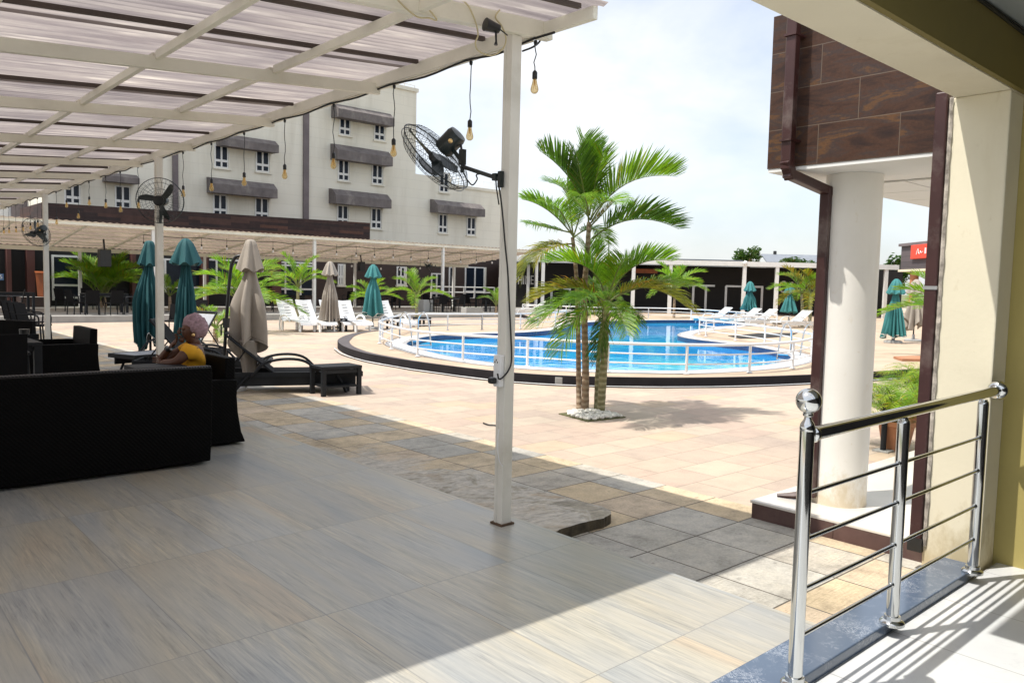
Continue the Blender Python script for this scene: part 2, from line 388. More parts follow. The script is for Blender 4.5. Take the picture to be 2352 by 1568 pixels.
def paver_mat():
    t = NT('pinkish_cream_pavers'); v = t.world(loc=(-5.22, -.2, 0))
    rnd, mort = brick(t, v, .60, .40, .0045, .5)
    c = t.ramp(rnd, [(0, (.465,.38,.31)), (.2, (.49,.405,.325)), (.4, (.47,.37,.305)), (.55, (.49,.415,.335)), (.75, (.44,.36,.30)), (.9, (.495,.395,.295))], 'CONSTANT')
    n0 = t.noise(t.world(), .35, 3, .5); n1 = t.noise(t.world(), 4, 6, .65); n2 = t.noise(t.world(), 70, 4, .7)
    c = t.mix(.9, c, t.ramp(n1, [(.3, (.86,.86,.87)), (.5, (1,1,1)), (.72, (1.1,1.09,1.06))]), 'MULTIPLY')
    c = t.mix(.9, c, t.ramp(n0, [(.35, (.93,.92,.92)), (.65, (1.06,1.04,1.0))]), 'MULTIPLY')
    c = t.mix(.6, c, t.ramp(n2, [(.3, (.84,.84,.84)), (.7, (1.12,1.12,1.12))]), 'MULTIPLY')
    st = t.noise(t.world(loc=(5,9,0)), .55, 7, .7, .7); c = t.mix(t.ramp(st, [(.56, (0,0,0)), (.70, (.30,)*3)]), c, (.33,.285,.24))
    c = t.mix(t.math('MULTIPLY', mort, .7), c, (.24,.195,.16))
    return t.done(t.bsdf(c, .75, 0, .25, t.bump(t.math('SUBTRACT', 1.0, mort), .35, .004, t.bump(n2, .25, .004))))

def deck_mat():
    t = NT('tan_pool_deck_stone'); v = t.world(rot=(0,0,R(20)))
    rnd, mort = brick(t, v, .5, .5, .004, .5)
    c = t.ramp(rnd, [(0, (.47,.365,.27)), (.35, (.50,.395,.295)), (.7, (.46,.35,.26))], 'CONSTANT')
    n1 = t.noise(t.world(), 3, 6, .65)
    c = t.mix(.9, c, t.ramp(n1, [(.3, (.86,.86,.86)), (.7, (1.1,1.1,1.08))]), 'MULTIPLY')
    c = t.mix(t.math('MULTIPLY', mort, .35), c, (.30,.24,.18))
    return t.done(t.bsdf(c, .8, 0, .25))

def terrace_mat():
    t = NT('pale_terrace_tile'); v = t.world()
    rnd, mort = brick(t, v, .6, .6, .005, 0)
    c = t.ramp(rnd, [(0, (.36,.35,.33)), (1, (.42,.41,.38))])
    c = t.mix(.8, c, t.ramp(t.noise(t.world(), 1.2, 5, .6), [(.3, (.85,.85,.86)), (.7, (1.1,1.1,1.08))]), 'MULTIPLY')
    c = t.mix(t.math('MULTIPLY', mort, .4), c, (.22,.22,.22))
    return t.done(t.bsdf(c, .6, 0, .3))

def marble(name, base, vein, amount, dark=False, tile=None):
    t = NT(name); g = t.world()
    n = t.noise(g, 8.0 if dark else 3.5, 8, .7, 1.6)
    v1 = t.math('ABSOLUTE', t.math('SUBTRACT', n, .5))
    veins = t.ramp(v1, [(0, (1,1,1)), (.012, (.5,.5,.5)), (.03, (0,0,0))])
    brk = t.ramp(t.noise(g, 9, 4), [(.46, (0,0,0)), (.62, (1,1,1))])
    f = t.math('MULTIPLY', t.math('MULTIPLY', veins, brk), amount)
    b = t.mix(.9, base, t.ramp(t.noise(g, 1.7, 5), [(.3, (.86,.87,.9)), (.7, (1.1,1.1,1.08))]), 'MULTIPLY')
    c = t.mix(f, b, vein)
    if dark:
        n2 = t.noise(t.world(rot=(0,0,.6)), 24, 6, .75, 2.2); v2 = t.math('ABSOLUTE', t.math('SUBTRACT', n2, .52))
        c = t.mix(t.math('MULTIPLY', t.ramp(v2, [(0, (1,1,1)), (.009, (.4,)*3), (.02, (0,0,0))]), t.ramp(t.noise(g, 4, 4), [(.54, (0,0,0)), (.62, (.8,)*3)])), c, (.75,.78,.82))
    if tile:
        rnd, mort = brick(t, t.world(loc=tile[2]), tile[0], tile[1], .003, 0)
        c = t.mix(t.math('MULTIPLY', mort, .75), c, (.25,.25,.25))
    return t.done(t.bsdf(c, .16 if dark else .28, 0, .5))

def cladding_mat():
    t = NT('rust_brown_slate_look_tile'); v0 = t.world()
    sx = t.n('ShaderNodeSeparateXYZ'); t.l(v0, sx.inputs[0]); cb = t.n('ShaderNodeCombineXYZ')
    t.l(t.math('ADD', sx.outputs['Y'], sx.outputs['X']), cb.inputs['X']); t.l(t.math('ADD', sx.outputs['Z'], -2.36), cb.inputs['Y'])
    rnd, mort = brick(t, cb.outputs[0], .52, .257, .0025, .5)
    sh = t.n('ShaderNodeVectorMath', operation='MULTIPLY_ADD'); t.l(rnd, sh.inputs[0]); sh.inputs[1].default_value = (21, 33, 0); t.l(cb.outputs[0], sh.inputs[2])
    mp = t.n('ShaderNodeMapping'); mp.inputs['Scale'].default_value = (1.5, 6, 1); t.l(sh.outputs[0], mp.inputs[0])
    n = t.noise(mp.outputs[0], 1.6, 8, .65, .5)
    c = t.ramp(n, [(.24, (.016,.012,.013)), (.38, (.040,.022,.017)), (.47, (.065,.032,.020)), (.55, (.048,.033,.030)), (.62, (.115,.056,.024)), (.68, (.055,.04,.034)), (.78, (.09,.036,.022))])
    c = t.mix(.6, c, t.ramp(t.noise(cb.outputs[0], 50, 4, .7), [(.3, (.75,)*3), (.7, (1.25,)*3)]), 'MULTIPLY')
    c = t.mix(t.math('MULTIPLY', mort, .5), c, (.20,.16,.12))
    return t.done(t.bsdf(c, .38, 0, .25, t.bump(t.math('SUBTRACT', 1.0, mort), .3, .003)))

def podium_mat():
    t = NT('brown_stone_strip_cladding'); v0 = t.world()
    sx = t.n('ShaderNodeSeparateXYZ'); t.l(v0, sx.inputs[0]); cb = t.n('ShaderNodeCombineXYZ')
    t.l(t.math('ADD', sx.outputs['X'], sx.outputs['Y']), cb.inputs['X']); t.l(sx.outputs['Z'], cb.inputs['Y'])
    rnd, mort = brick(t, cb.outputs[0], 1.6, .16, .004, .37)
    c = t.ramp(rnd, [(0, (.040,.022,.020)), (.35, (.055,.030,.026)), (.6, (.075,.038,.030)), (.8, (.034,.021,.020)), (.94, (.10,.046,.032))], 'CONSTANT')
    c = t.mix(.8, c, t.ramp(t.noise(cb.outputs[0], 2.2, 6, .7), [(.3, (.65,)*3), (.7, (1.35,)*3)]), 'MULTIPLY')
    return t.done(t.bsdf(c, .6, 0, .3))

def slate_mat():
    t = NT('dark_slate_cladding'); v0 = t.world(); sx = t.n('ShaderNodeSeparateXYZ'); t.l(v0, sx.inputs[0]); cb = t.n('ShaderNodeCombineXYZ')
    t.l(t.math('SUBTRACT', sx.outputs['Y'], sx.outputs['X']), cb.inputs['X']); t.l(sx.outputs['Z'], cb.inputs['Y'])
    rnd, mort = brick(t, cb.outputs[0], .6, .3, .01, .5)
    c = t.ramp(rnd, [(0, (.075,.065,.072)), (1, (.12,.10,.105))])
    c = t.mix(t.math('MULTIPLY', mort, .7), c, (.03,.03,.03))
    return t.done(t.bsdf(c, .6, 0, .3))

def roof_mat(name='translucent_corrugated_sheet', tint=None):
    t = NT(name); oi = t.n('ShaderNodeObjectInfo')
    g = t.n('ShaderNodeNewGeometry'); ad = t.n('ShaderNodeVectorMath', operation='ADD'); t.l(g.outputs['Position'], ad.inputs[0])
    cb = t.n('ShaderNodeCombineXYZ'); t.l(t.math('MULTIPLY', oi.outputs['Random'], 40), cb.inputs[0]); t.l(cb.outputs[0], ad.inputs[1])
    mp = t.n('ShaderNodeMapping'); mp.inputs['Scale'].default_value = (.75, 9, 1); t.l(ad.outputs[0], mp.inputs[0])
    n1 = t.noise(mp.outputs[0], 1.3, 5, .6, .3)
    mp2 = t.n('ShaderNodeMapping'); mp2.inputs['Scale'].default_value = (1.0, .9, 1); t.l(ad.outputs[0], mp2.inputs[0])
    n2 = t.noise(mp2.outputs[0], 1.2, 4, .6)
    tc = t.ramp(n1, [(.30, (.155,.135,.142)), (.45, (.225,.200,.200)), (.57, (.30,.270,.258)), (.65, (.41,.375,.345)), (.75, (.53,.485,.44))])
    tc = t.mix(.8, tc, t.ramp(n2, [(.3, (.78,.77,.80)), (.7, (1.15,1.12,1.08))]), 'MULTIPLY')
    if tint: tc = t.mix(1.0, tc, tint, 'MULTIPLY')
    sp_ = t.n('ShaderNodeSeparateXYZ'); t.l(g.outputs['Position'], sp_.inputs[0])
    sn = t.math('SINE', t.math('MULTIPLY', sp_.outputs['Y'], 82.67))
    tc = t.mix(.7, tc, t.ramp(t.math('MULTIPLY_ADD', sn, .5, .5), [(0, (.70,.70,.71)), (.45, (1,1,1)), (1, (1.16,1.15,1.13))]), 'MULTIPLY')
    tr = t.n('ShaderNodeBsdfTranslucent'); t.l(tc, tr.inputs[0])
    df = t.bsdf((.50,.47,.46), .35, 0, .4)
    mx = t.n('ShaderNodeMixShader'); mx.inputs[0].default_value = .22; t.l(tr.outputs[0], mx.inputs[1]); t.l(df, mx.inputs[2])
    return t.done(mx.outputs[0])

def bulb_glass():
    t = NT('amber_bulb_glass'); v = t.coord(); lw = t.n('ShaderNodeLayerWeight'); lw.inputs[0].default_value = .35
    tr = t.n('ShaderNodeBsdfTransparent'); tr.inputs[0].default_value = (.97,.88,.68,1)
    tl = t.n('ShaderNodeBsdfTranslucent'); tl.inputs[0].default_value = (.88,.66,.32,1)
    a = t.n('ShaderNodeMixShader'); a.inputs[0].default_value = .32; t.l(tr.outputs[0], a.inputs[1]); t.l(tl.outputs[0], a.inputs[2])
    gl = t.n('ShaderNodeBsdfGlossy'); gl.inputs['Roughness'].default_value = .05
    b = t.n('ShaderNodeMixShader'); t.l(t.math('MULTIPLY', lw.outputs['Fresnel'], .45), b.inputs[0]); t.l(a.outputs[0], b.inputs[1]); t.l(gl.outputs[0], b.inputs[2])
    return t.done(b.outputs[0])

def water_mat():
    t = NT('pool_water'); g = t.world()
    rnd, mort = brick(t, g, .30, .30, .012, 0)
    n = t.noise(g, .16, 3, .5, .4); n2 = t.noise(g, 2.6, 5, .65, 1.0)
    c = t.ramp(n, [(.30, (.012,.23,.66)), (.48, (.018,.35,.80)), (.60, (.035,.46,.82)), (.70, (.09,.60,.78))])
    c = t.mix(.75, c, t.ramp(n2, [(.32, (.55,.72,.85)), (.5, (1,1,1)), (.68, (1.6,1.35,1.15))]), 'MULTIPLY')  # caustic light ripples painted into the water colour
    c = t.mix(t.math('MULTIPLY', mort, .25), c, (.10,.42,.75))
    w = t.noise(t.world(scale=(1,1,1)), 2.2, 3, .5, .3)
    return t.done(t.bsdf(c, .03, 0, .5, t.bump(w, .10, .05), IOR=1.33))

def hotel_mat():
    t = NT('hotel_panelled_cream_render'); v0 = t.world(); sx = t.n('ShaderNodeSeparateXYZ'); t.l(v0, sx.inputs[0]); cb = t.n('ShaderNodeCombineXYZ')
    t.l(t.math('ADD', sx.outputs['X'], sx.outputs['Y']), cb.inputs['X']); t.l(sx.outputs['Z'], cb.inputs['Y'])
    rnd, mort = brick(t, cb.outputs[0], 7.3, .62, .012, .5)
    c = t.mix(rnd, (.77,.74,.645), (.795,.765,.675))
    n = t.noise(t.world(scale=(1,1,.16)), .9, 6, .62); n2 = t.noise(v0, .22, 3)
    c = t.mix(.9, c, t.ramp(n, [(.3, (.86,.85,.83)), (.5, (1,1,1)), (.75, (1.03,1.03,1.02))]), 'MULTIPLY')
    c = t.mix(.8, c, t.ramp(n2, [(.35, (.93,.93,.92)), (.65, (1.03,1.03,1.02))]), 'MULTIPLY')
    c = t.mix(t.math('MULTIPLY', mort, .22), c, (.42,.40,.35))
    return t.done(t.bsdf(c, .85, 0, .25))
hotel_wall = hotel_mat()
patio_tile = patio_mat(); slab = slab_mat(); paver = paver_mat(); deck_stone = deck_mat(); terrace_tile = terrace_mat()
blue_marble = marble('blue_grey_marble', (.085,.12,.18), (.7,.74,.8), .22, True)
white_marble = marble('white_marble_floor', (.62,.63,.63), (.42,.44,.46), .35, False, (.6,.6,(0.0,-.2,0)))
plinth_top = marble('pale_plinth_stone', (.66,.62,.56), (.5,.46,.42), .2)
cladding = cladding_mat(); podium_clad = podium_mat(); slate = slate_mat(); roof_sheet_mat = roof_mat(); amber = bulb_glass(); water = water_mat()
coping_white = mat('white_coping_tile', (.80,.79,.77), .5, var=.06, scale=6)
coping_grey = mat('grey_coping_tile', (.36,.35,.35), .5, var=.15, scale=6)
pool_tile = mat('dark_blue_pool_tile', (.035,.06,.13), .3, var=.25, scale=9)
far_roof_mat = roof_mat('far_canopy_sheet', (.80,.70,.56))
# ================================================================ ground
def cat_closed(P, sub=8):
    n = len(P); out = []
    for i in range(n):
        p0, p1, p2, p3 = P[i-1], P[i], P[(i+1) % n], P[(i+2) % n]
        for k in range(sub):
            t = k/sub
            out.append(.5*((2*p1)+(-p0+p2)*t+(2*p0-5*p1+4*p2-p3)*t*t+(-p0+3*p1-3*p2+p3)*t**3))
    return out
def cat_open(P, sub=6):
    Q = [P[0]*2-P[1]] + list(P) + [P[-1]*2-P[-2]]; out = []
    for i in range(1, len(Q)-2):
        p0, p1, p2, p3 = Q[i-1], Q[i], Q[i+1], Q[i+2]
        for k in range(sub):
            t = k/sub
            out.append(.5*((2*p1)+(-p0+p2)*t+(2*p0-5*p1+4*p2-p3)*t*t+(-p0+3*p1-3*p2+p3)*t**3))
    out.append(P[-1].copy()); return out
def V2(p): return Vector((p.x, p.y))
def offset(poly, d):        # closed 2D outline moved outwards by d
    n = len(poly); area = sum(poly[i].x*poly[(i+1) % n].y-poly[(i+1) % n].x*poly[i].y for i in range(n))
    sg = 1 if area > 0 else -1; out = []
    for i in range(n):
        t = (poly[(i+1) % n]-poly[i-1])
        if t.length < 1e-9: t = Vector((1, 0))
        t.normalize(); out.append(poly[i] + Vector((t.y, -t.x))*d*sg)
    return out
def fill(loops, z, b=None):
    bm = bmesh.new(); ed = []
    for L in loops:
        vs = [bm.verts.new((p.x, p.y, z)) for p in L]
        ed += [bm.edges.new((vs[i], vs[(i+1) % len(vs)])) for i in range(len(vs))]
    bmesh.ops.triangle_fill(bm, use_beauty=True, edges=ed)
    bm.verts.index_update()
    b = b or MB(); b.add([v.co.copy() for v in bm.verts], [[v.index for v in f.verts] for f in bm.faces]); bm.free(); return b
def ring(a, c, za, zc, b=None):
    b = b or MB(); n = len(a)
    return b.add([(p.x, p.y, za) for p in a]+[(p.x, p.y, zc) for p in c], [(i, (i+1) % n, n+(i+1) % n, n+i) for i in range(n)])

earth = mat('dry_grass_earth', (.16,.17,.08), .95, var=.3, scale=.05)
struct('ground', MB().add([(-1500,-1500,-.16), (1500,-1500,-.16), (1500,1500,-.16), (-1500,1500,-.16)], [(0,1,2,3)]), earth)
struct('courtyard_paving', MB().add([(-30,-20,-.1), (95,-20,-.1), (95,75,-.1), (-30,75,-.1)], [(0,1,2,3)]), paver)
struct('flagstone_border', MB().add([(3.38,-6,-.096), (5.22,-6,-.096), (5.22,30.0,-.096), (3.38,30.0,-.096)], [(0,1,2,3)]), slab)
struct('patio_floor', MB().bb((-14,1.61,-.15), (3.405,30.0,0)), patio_tile)
struct('porch_floor', MB().bb((-14,-7,-.15), (9,1.405,0.0)), white_marble)
struct('marble_threshold', MB().bb((-3,1.405,-.15), (4.72,1.61,.05)), blue_marble, bevel=.006)

# cement apron with a broken edge against the patio
def apron():
    px = [(1213,1204), (1240,1212), (1268,1226), (1300,1214), (1345,1200), (1385,1190), (1402,1180), (1396,1166), (1350,1146), (1290,1128), (1230,1108), (1170,1096), (1110,1080), (1060,1066), (1010,1058)]
    P = cat_open([V2(at(x, y, -.03)) for x, y in px], 5)
    P = [Vector((max(p.x, 3.40)+random.uniform(-.006,.006), p.y+random.uniform(-.006,.006))) for p in P] + [Vector((3.405, 5.5)), Vector((3.405, 3.62))]
    b = fill([P], 0.0)
    bm = bmesh.new(); me = bpy.data.meshes.new('t'); me.from_pydata([tuple(v) for v in b.v], [], b.f); bm.from_mesh(me)
    bmesh.ops.subdivide_edges(bm, edges=bm.edges, cuts=3, use_grid_fill=True)
    edge = [v for v in bm.verts if v.is_boundary]
    from mathutils import noise
    for v in bm.verts:
        d = min((Vector((e.co.x, e.co.y))-Vector((v.co.x, v.co.y))).length for e in edge[::3] if e.co.x > 3.43) if edge else 1
        far = max(0, min(1, (v.co.y-3.5)/1.5))
        h = -.016 - .02*(v.co.x-3.4) - .076*far**.8 + .004*noise.noise(v.co*4)
        h = max(h, -.0935)
        v.co.z = h
    bm.verts.index_update()
    o = MB().add([v.co.copy() for v in bm.verts], [[v.index for v in f.verts] for f in bm.faces])
    bd = [e for e in bm.edges if e.is_boundary]; o.cur = 1
    for e in bd:
        a, c = e.verts
        o.add([a.co, c.co, (c.co.x, c.co.y, -.12), (a.co.x, a.co.y, -.12)], [(0,1,2,3)])
    bm.free(); return o
def apron_mat():
    t = NT('patchy_cement'); c, n2, n3 = cement_col(t)
    return t.done(t.bsdf(c, .9, 0, .2, t.bump(t.math('ADD', n3, t.math('MULTIPLY', n2, .3)), .35, .008)))
struct('concrete_apron', apron(), [apron_mat(), mat('dark_broken_cement', (.075,.06,.038), .95, var=.5, scale=14, bump=.6, bscale=40)])  # side faces: mossy brown, with the gap's shade put into the colour

# ================================================================ pool
outer_px = [(778,792), (784,808), (830,826), (910,842), (1000,856), (1150,875), (1300,885), (1480,889), (1660,888), (1860,881), (2060,869), (2300,846), (2700,800)]
outer = [V2(at(x, y, -.1)) for x, y in outer_px] + [Vector((62, 8)), Vector((70, 36)), Vector((46, 44)), Vector((34, 38))] + [V2(at(x, y, -.1)) for x, y in [(1225,742), (1150,752), (1060,756), (970,760), (890,767), (815,777)]]
outer_s = cat_closed(outer, 8)
water_px = [(934,790), (960,800), (1000,811), (1060,823), (1180,838), (1300,846), (1450,850.5), (1580,850.5), (1700,844), (1775,835), (1816,822), (1790,808), (1730,796), (1650,786), (1585,778), (1556,770), (1572,762), (1620,755), (1690,748), (1715,742), (1650,736.5), (1560,735), (1450,736), (1360,739.5), (1312,744), (1300,753), (1250,760), (1180,764.5), (1090,767), (1000,771), (955,779)]
hole = cat_closed([V2(at(x, y, .05)) for x, y in water_px], 8)
deck = fill([outer_s, hole], .05)
struct('pool_deck', deck, deck_stone)
b = ring(outer_s, outer_s, -.13, .056)
ring(outer_s, offset(outer_s, -.06), .056, .056, b)
struct('deck_kerb', b, [kerb_dark, kerb_top] if 0 else kerb_dark)
tipL = V2(at(778,792,-.1)); oi = offset(outer_s, -.01); of = offset(outer_s, -1.0)
inn = [a + (c-a)*(.05+.26*max(0, 1-(a-tipL).length/6.5)) for a, c in zip(oi, of)]
b = ring(oi, inn, .060, .060)
struct('deck_edge_band', b, kerb_top)
struct('pool_wall', ring(hole, hole, -.13, .05), pool_tile)
struct('pool_coping_inner', ring(hole, offset(hole, .12), .056, .056), coping_grey)
struct('pool_coping', ring(offset(hole, .12), offset(hole, .42), .058, .058), coping_white)
struct('pool_coping_outer', ring(offset(hole, .42), offset(hole, .52), .056, .056), coping_grey)
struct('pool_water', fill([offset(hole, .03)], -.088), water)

# dark triangular planting bed on the pool island
pts = [V2(at(x, y, .05)) for x, y in [(1672,772), (1740,766), (1832,765), (1815,772), (1750,777), (1700,778)]]
struct('planting_bed', MB().prism(pts, .03, .064), soil_dark if 'soil_dark' in globals() else mat('dark_bed_soil', (.02,.02,.018), .9))

# terrace of the far restaurant
struct('terrace_floor', MB().bb((-30,30.1,-.15), (42,62,.12)), terrace_tile)
struct('terrace_kerb', MB().bb((-30,29.98,-.15), (36,30.1,.124)), concrete_grey)

# ================================================================ near canopy
def zb(x): return 3.05 + .08*(x-3.4)
CX0, CX1, CY0, CY1 = -5.2, 3.42, 3.15, 29.2
cano = thing('canopy', 'long cream steel canopy with translucent corrugated roof over the near patio', 'canopy', (0,0,0))
beamY = [3.65, 5.45, 7.35, 9.45, 11.4, 13.4, 15.4, 17.4, 19.4, 21.4, 23.4, 25.4, 27.4]
for i, y in enumerate(beamY):
    b = MB(); h, w = (.105, .06) if i == 0 else (.082, .045)
    x1 = 3.52 if i == 0 else 3.40
    lo = 0 if i == 0 else -.05
    b.bar((CX0, y, zb(CX0)+lo+h/2), (x1, y, zb(x1)+lo+h/2), w, h, Vector((0,0,1)))
    obj('beam', b, cream_paint, cano, bevel=.004)
for x in (2.52, 1.72, .72, -.4, -1.5, -2.6, -3.7, -4.8):
    z = zb(x)
    ys = [CY0+.05] + beamY + [CY1-.05]
    for k in range(len(ys)-1):
        a, c = ys[k]+.028, ys[k+1]-.028
        obj('purlin', MB().bb((x-.017, a, z+.010), (x+.017, c, z+.062)), cream_paint, cano)
battens = []
ys = [CY0] + beamY + [CY1]
for k in range(len(beamY)):
    a = beamY[k]; c = ys[k+2]
    for f in ((.24, .66) if k == 0 else (.2, .72)):
        battens.append(a+(c-a)*f)
for y in [3.22] + battens:
    b = MB(); b.bar((CX0, y, zb(CX0)+.079), (CX1-.08, y, zb(CX1-.08)+.079), .030, .026)
    obj('batten', b, batten_brown, cano)
# roof sheets, corrugated, lapped one over the next
sy = CY0; k = 0
while sy < CY1:
    L = 1.02; per = .076; n = int(L/per*4)
    P = []
    for j in range(n+1):
        y = sy + L*j/n
        dz = .105 + .009*math.cos(2*PI*(y-sy)/per) + (k % 2)*.004
        P.append([Vector((x, y, zb(x)+dz)) for x in (CX0-.05, -2.5, 0, 2, CX1+.09)])
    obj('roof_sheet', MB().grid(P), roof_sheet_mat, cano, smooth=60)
    sy += .97; k += 1
b = MB().bb((3.36, 3.70, 3.045), (3.40, CY1, 3.135)); b.bb((3.40, 3.70, 3.045), (3.435, CY1, 3.057))
obj('fascia', b, cream_paint, cano, bevel=.003)
obj('gutter', MB().bb((3.437, CY0+.05, 3.075), (3.475, CY1, 3.150)), cream_paint, cano, bevel=.003)
def make_post(y, top, w=.078):
    b = MB(); b.box((3.25, y, top/2), (w, w, top))
    b.box((3.25-w/2-.002, y+.022, top/2), (.004, .02, top-.02))
    p = obj('post', b, cream_post, cano, bevel=.005)
    obj('base_plate', MB().box((3.25, y, .006), (.11, .11, .012)), mat('rusty_plate', (.10,.06,.035), .9, var=.4, scale=20) if 'rusty_plate' not in bpy.data.materials else bpy.data.materials['rusty_plate'], p)
    return p
for y in (3.69, 10.27, 16.6, 23.0, 29.0): make_post(y, zb(3.25)-.002 if y < 4 else zb(3.25)-.047)

# cables and lamp on the first beam
tag(obj('cable', MB().tube(cat_open([atY(x, y, 3.60) for x, y in [(905,-8), (935,22), (960,40), (985,42), (1003,45), (968,-5), (1020,-10), (1066,4), (1088,40), (1098,78), (1092,100), (1100,118), (1130,128), (1155,112), (1162,88), (1152,60), (1138,40), (1150,20)]], 6), .0045, 6), cord_cream, smooth=60),
    'loose cream cable looped over the first canopy beam near the post', 'cable')
sp = thing('spotlight', 'small black spotlight clamped to the first canopy beam beside the near post', 'spotlight', atY(1130,62,3.56))
d = (_R*-.8 + _F*-.5 + _U*.1).normalized()
obj('lamp_head', MB().lathe([(.012,-.05), (.026,-.045), (.03,-.01), (.036,.03), (.038,.045), (.03,.046)], 16, axis=d), black_plastic, sp, smooth=40)
obj('bracket', MB().tube([Vector((0,0,0)), _R*.022+_U*.005, _R*.024-_U*.085, _R*.022-_U*.105], [.006,.007,.006,.012], 8).tube([_R*.022+_U*.005, _R*.09-_U*.05], .004, 6), black_plastic, sp, smooth=50)
tag(obj('cable', MB().tube(cat_open([atX(x, y, 3.47) for x, y in [(1205,42), (1228,40), (1240,58), (1246,75), (1240,95), (1225,108), (1200,118)]], 6), .006, 6), cord_black, smooth=60),
    'short black cable hanging in a curve at the canopy corner', 'cable')

# string of bulbs
bulb_px = [(1228,190), (1079,300), (904,340), (766,370), (654,395), (561,412), (486,425), (421,440), (318,468), (277,477), (243,468), (205,462), (180,493), (153,468), (130,507), (108,512), (87,514), (70,520), (53,524), (37,527), (21,529), (9,530)]
BX = 3.42
ORD = ['first', 'second', 'third', 'fourth', 'fifth', 'sixth', 'seventh', 'eighth', 'ninth', 'tenth', 'eleventh', 'twelfth', 'thirteenth', 'fourteenth', 'fifteenth', 'sixteenth', 'seventeenth', 'eighteenth', 'nineteenth', 'twentieth', 'twenty first', 'twenty second', 'twenty third', 'twenty fourth', 'twenty fifth', 'twenty sixth', 'twenty seventh', 'twenty eighth', 'twenty ninth', 'thirtieth', 'thirty first', 'thirty second']
def make_bulb(L, lab, loc, cup=True, wob=1):
    t = thing('hanging_bulb', lab, 'light bulb', loc, group='filament bulbs on the string along the canopy edge')
    pts = [Vector((wob*.006*math.sin(k*1.3+loc[1]*3), wob*.006*math.cos(k*1.7+loc[1]), -L*k/7)) for k in range(8)]; pts[-1] = Vector((0,0,-L))
    obj('cord', MB().tube(pts, .0035, 5), cord_black, t)
    obj('socket', MB().lathe([(.005,.0), (.011,-.005), (.0165,-.014), (.0165,-.050), (.014,-.054)], 12, (0,0,-L)), black_plastic, t, smooth=40)
    g = obj('glass_bulb', MB().lathe([(.0125,-.050), (.0135,-.062), (.018,-.084), (.0245,-.108), (.026,-.120), (.022,-.133), (.012,-.142), (.001,-.144)], 14, (0,0,-L)), amber, t, smooth=60)
    f = MB()
    for a in range(4):
        th = a*PI/2; f.tube([(0.006*math.cos(th), .006*math.sin(th), -L-.062), (.008*math.cos(th), .008*math.sin(th), -L-.115)], .0012, 4)
    f.lathe([(.003,-.055), (.004,-.07), (.002,-.095)], 6, (0,0,-L))
    obj('filament', f, gold_mat, g)
    if cup: obj('hook', MB().lathe([(.010,.012), (.013,.0), (.009,-.018)], 10), black_plastic, t, smooth=40)
    return t
for i, (x, y) in enumerate(bulb_px):
    p = atX(x, y, BX); L = 3.035 - (p.z + .075)
    L = max(.22, min(.46, L))
    if i == 0: L = .17
    make_bulb(L, f'amber filament bulb hanging {ORD[i]} from the near post along the canopy edge', Vector((p.x, p.y, p.z+.075+L)))
pts = [Vector((BX-.05, 3.45, 3.035))]
hooks = sorted([atX(x, y, BX).y for x, y in bulb_px])
for a, c in zip(hooks, hooks[1:]+[hooks[-1]+1]):
    pts += [Vector((BX-.045, a, 3.038)), Vector((BX-.045, (a+c)/2, 3.024-.010*random.random()))]
tag(obj('string_light_cable', MB().tube(cat_open(pts, 4), .0075, 6), cord_black, smooth=60), 'black string light cable sagging from bulb to bulb along the near canopy edge', 'cable')

# socket box on the near post
so = thing('power_socket', 'white double power socket box on the near canopy post', 'power socket', (3.25-.043, 3.688, .985), -PI/2)
obj('box', MB().box((0,-.016,0), (.066,.034,.20)), white_plastic, so, bevel=.006)
obj('socket_face', MB().box((-.002,-.0345,.045), (.05,.004,.08)), white_plastic, so)
s = MB()
for (dx, dz) in ((-.012,.055), (.012,.055), (0,.068)): s.box((dx,-.0375,dz), (.006,.003,.010))
obj('pin_holes', s, black_plastic, so)
pl = thing('plug', 'black plug pushed into the white socket on the near post', 'plug', (3.150, 3.70, .925))
obj('plug_body', MB().box((0,0,0), (.042,.05,.040)), black_plastic, pl, bevel=.012)
cp = [(1143,858), (1146,870), (1155,866), (1168,850), (1175,825), (1173,760), (1170,700), (1166,620), (1160,560), (1156,510), (1152,470), (1148,440), (1144,420)]
tag(obj('cable', MB().tube(cat_open([atY(x, y, 3.640) for x, y in cp], 5), .0055, 6), cord_black, smooth=60), 'thin black fan cable running down the near post to the socket', 'cable')
tag(obj('cable', MB().tube(cat_open([atY(x, y, 3.655) for x, y in [(1146,985), (1143,1010), (1145,1050), (1154,1070), (1168,1078), (1176,1080)]], 5), .003, 6), white_plastic, smooth=60), 'thin white wire stub curling on the lower near post', 'cable')

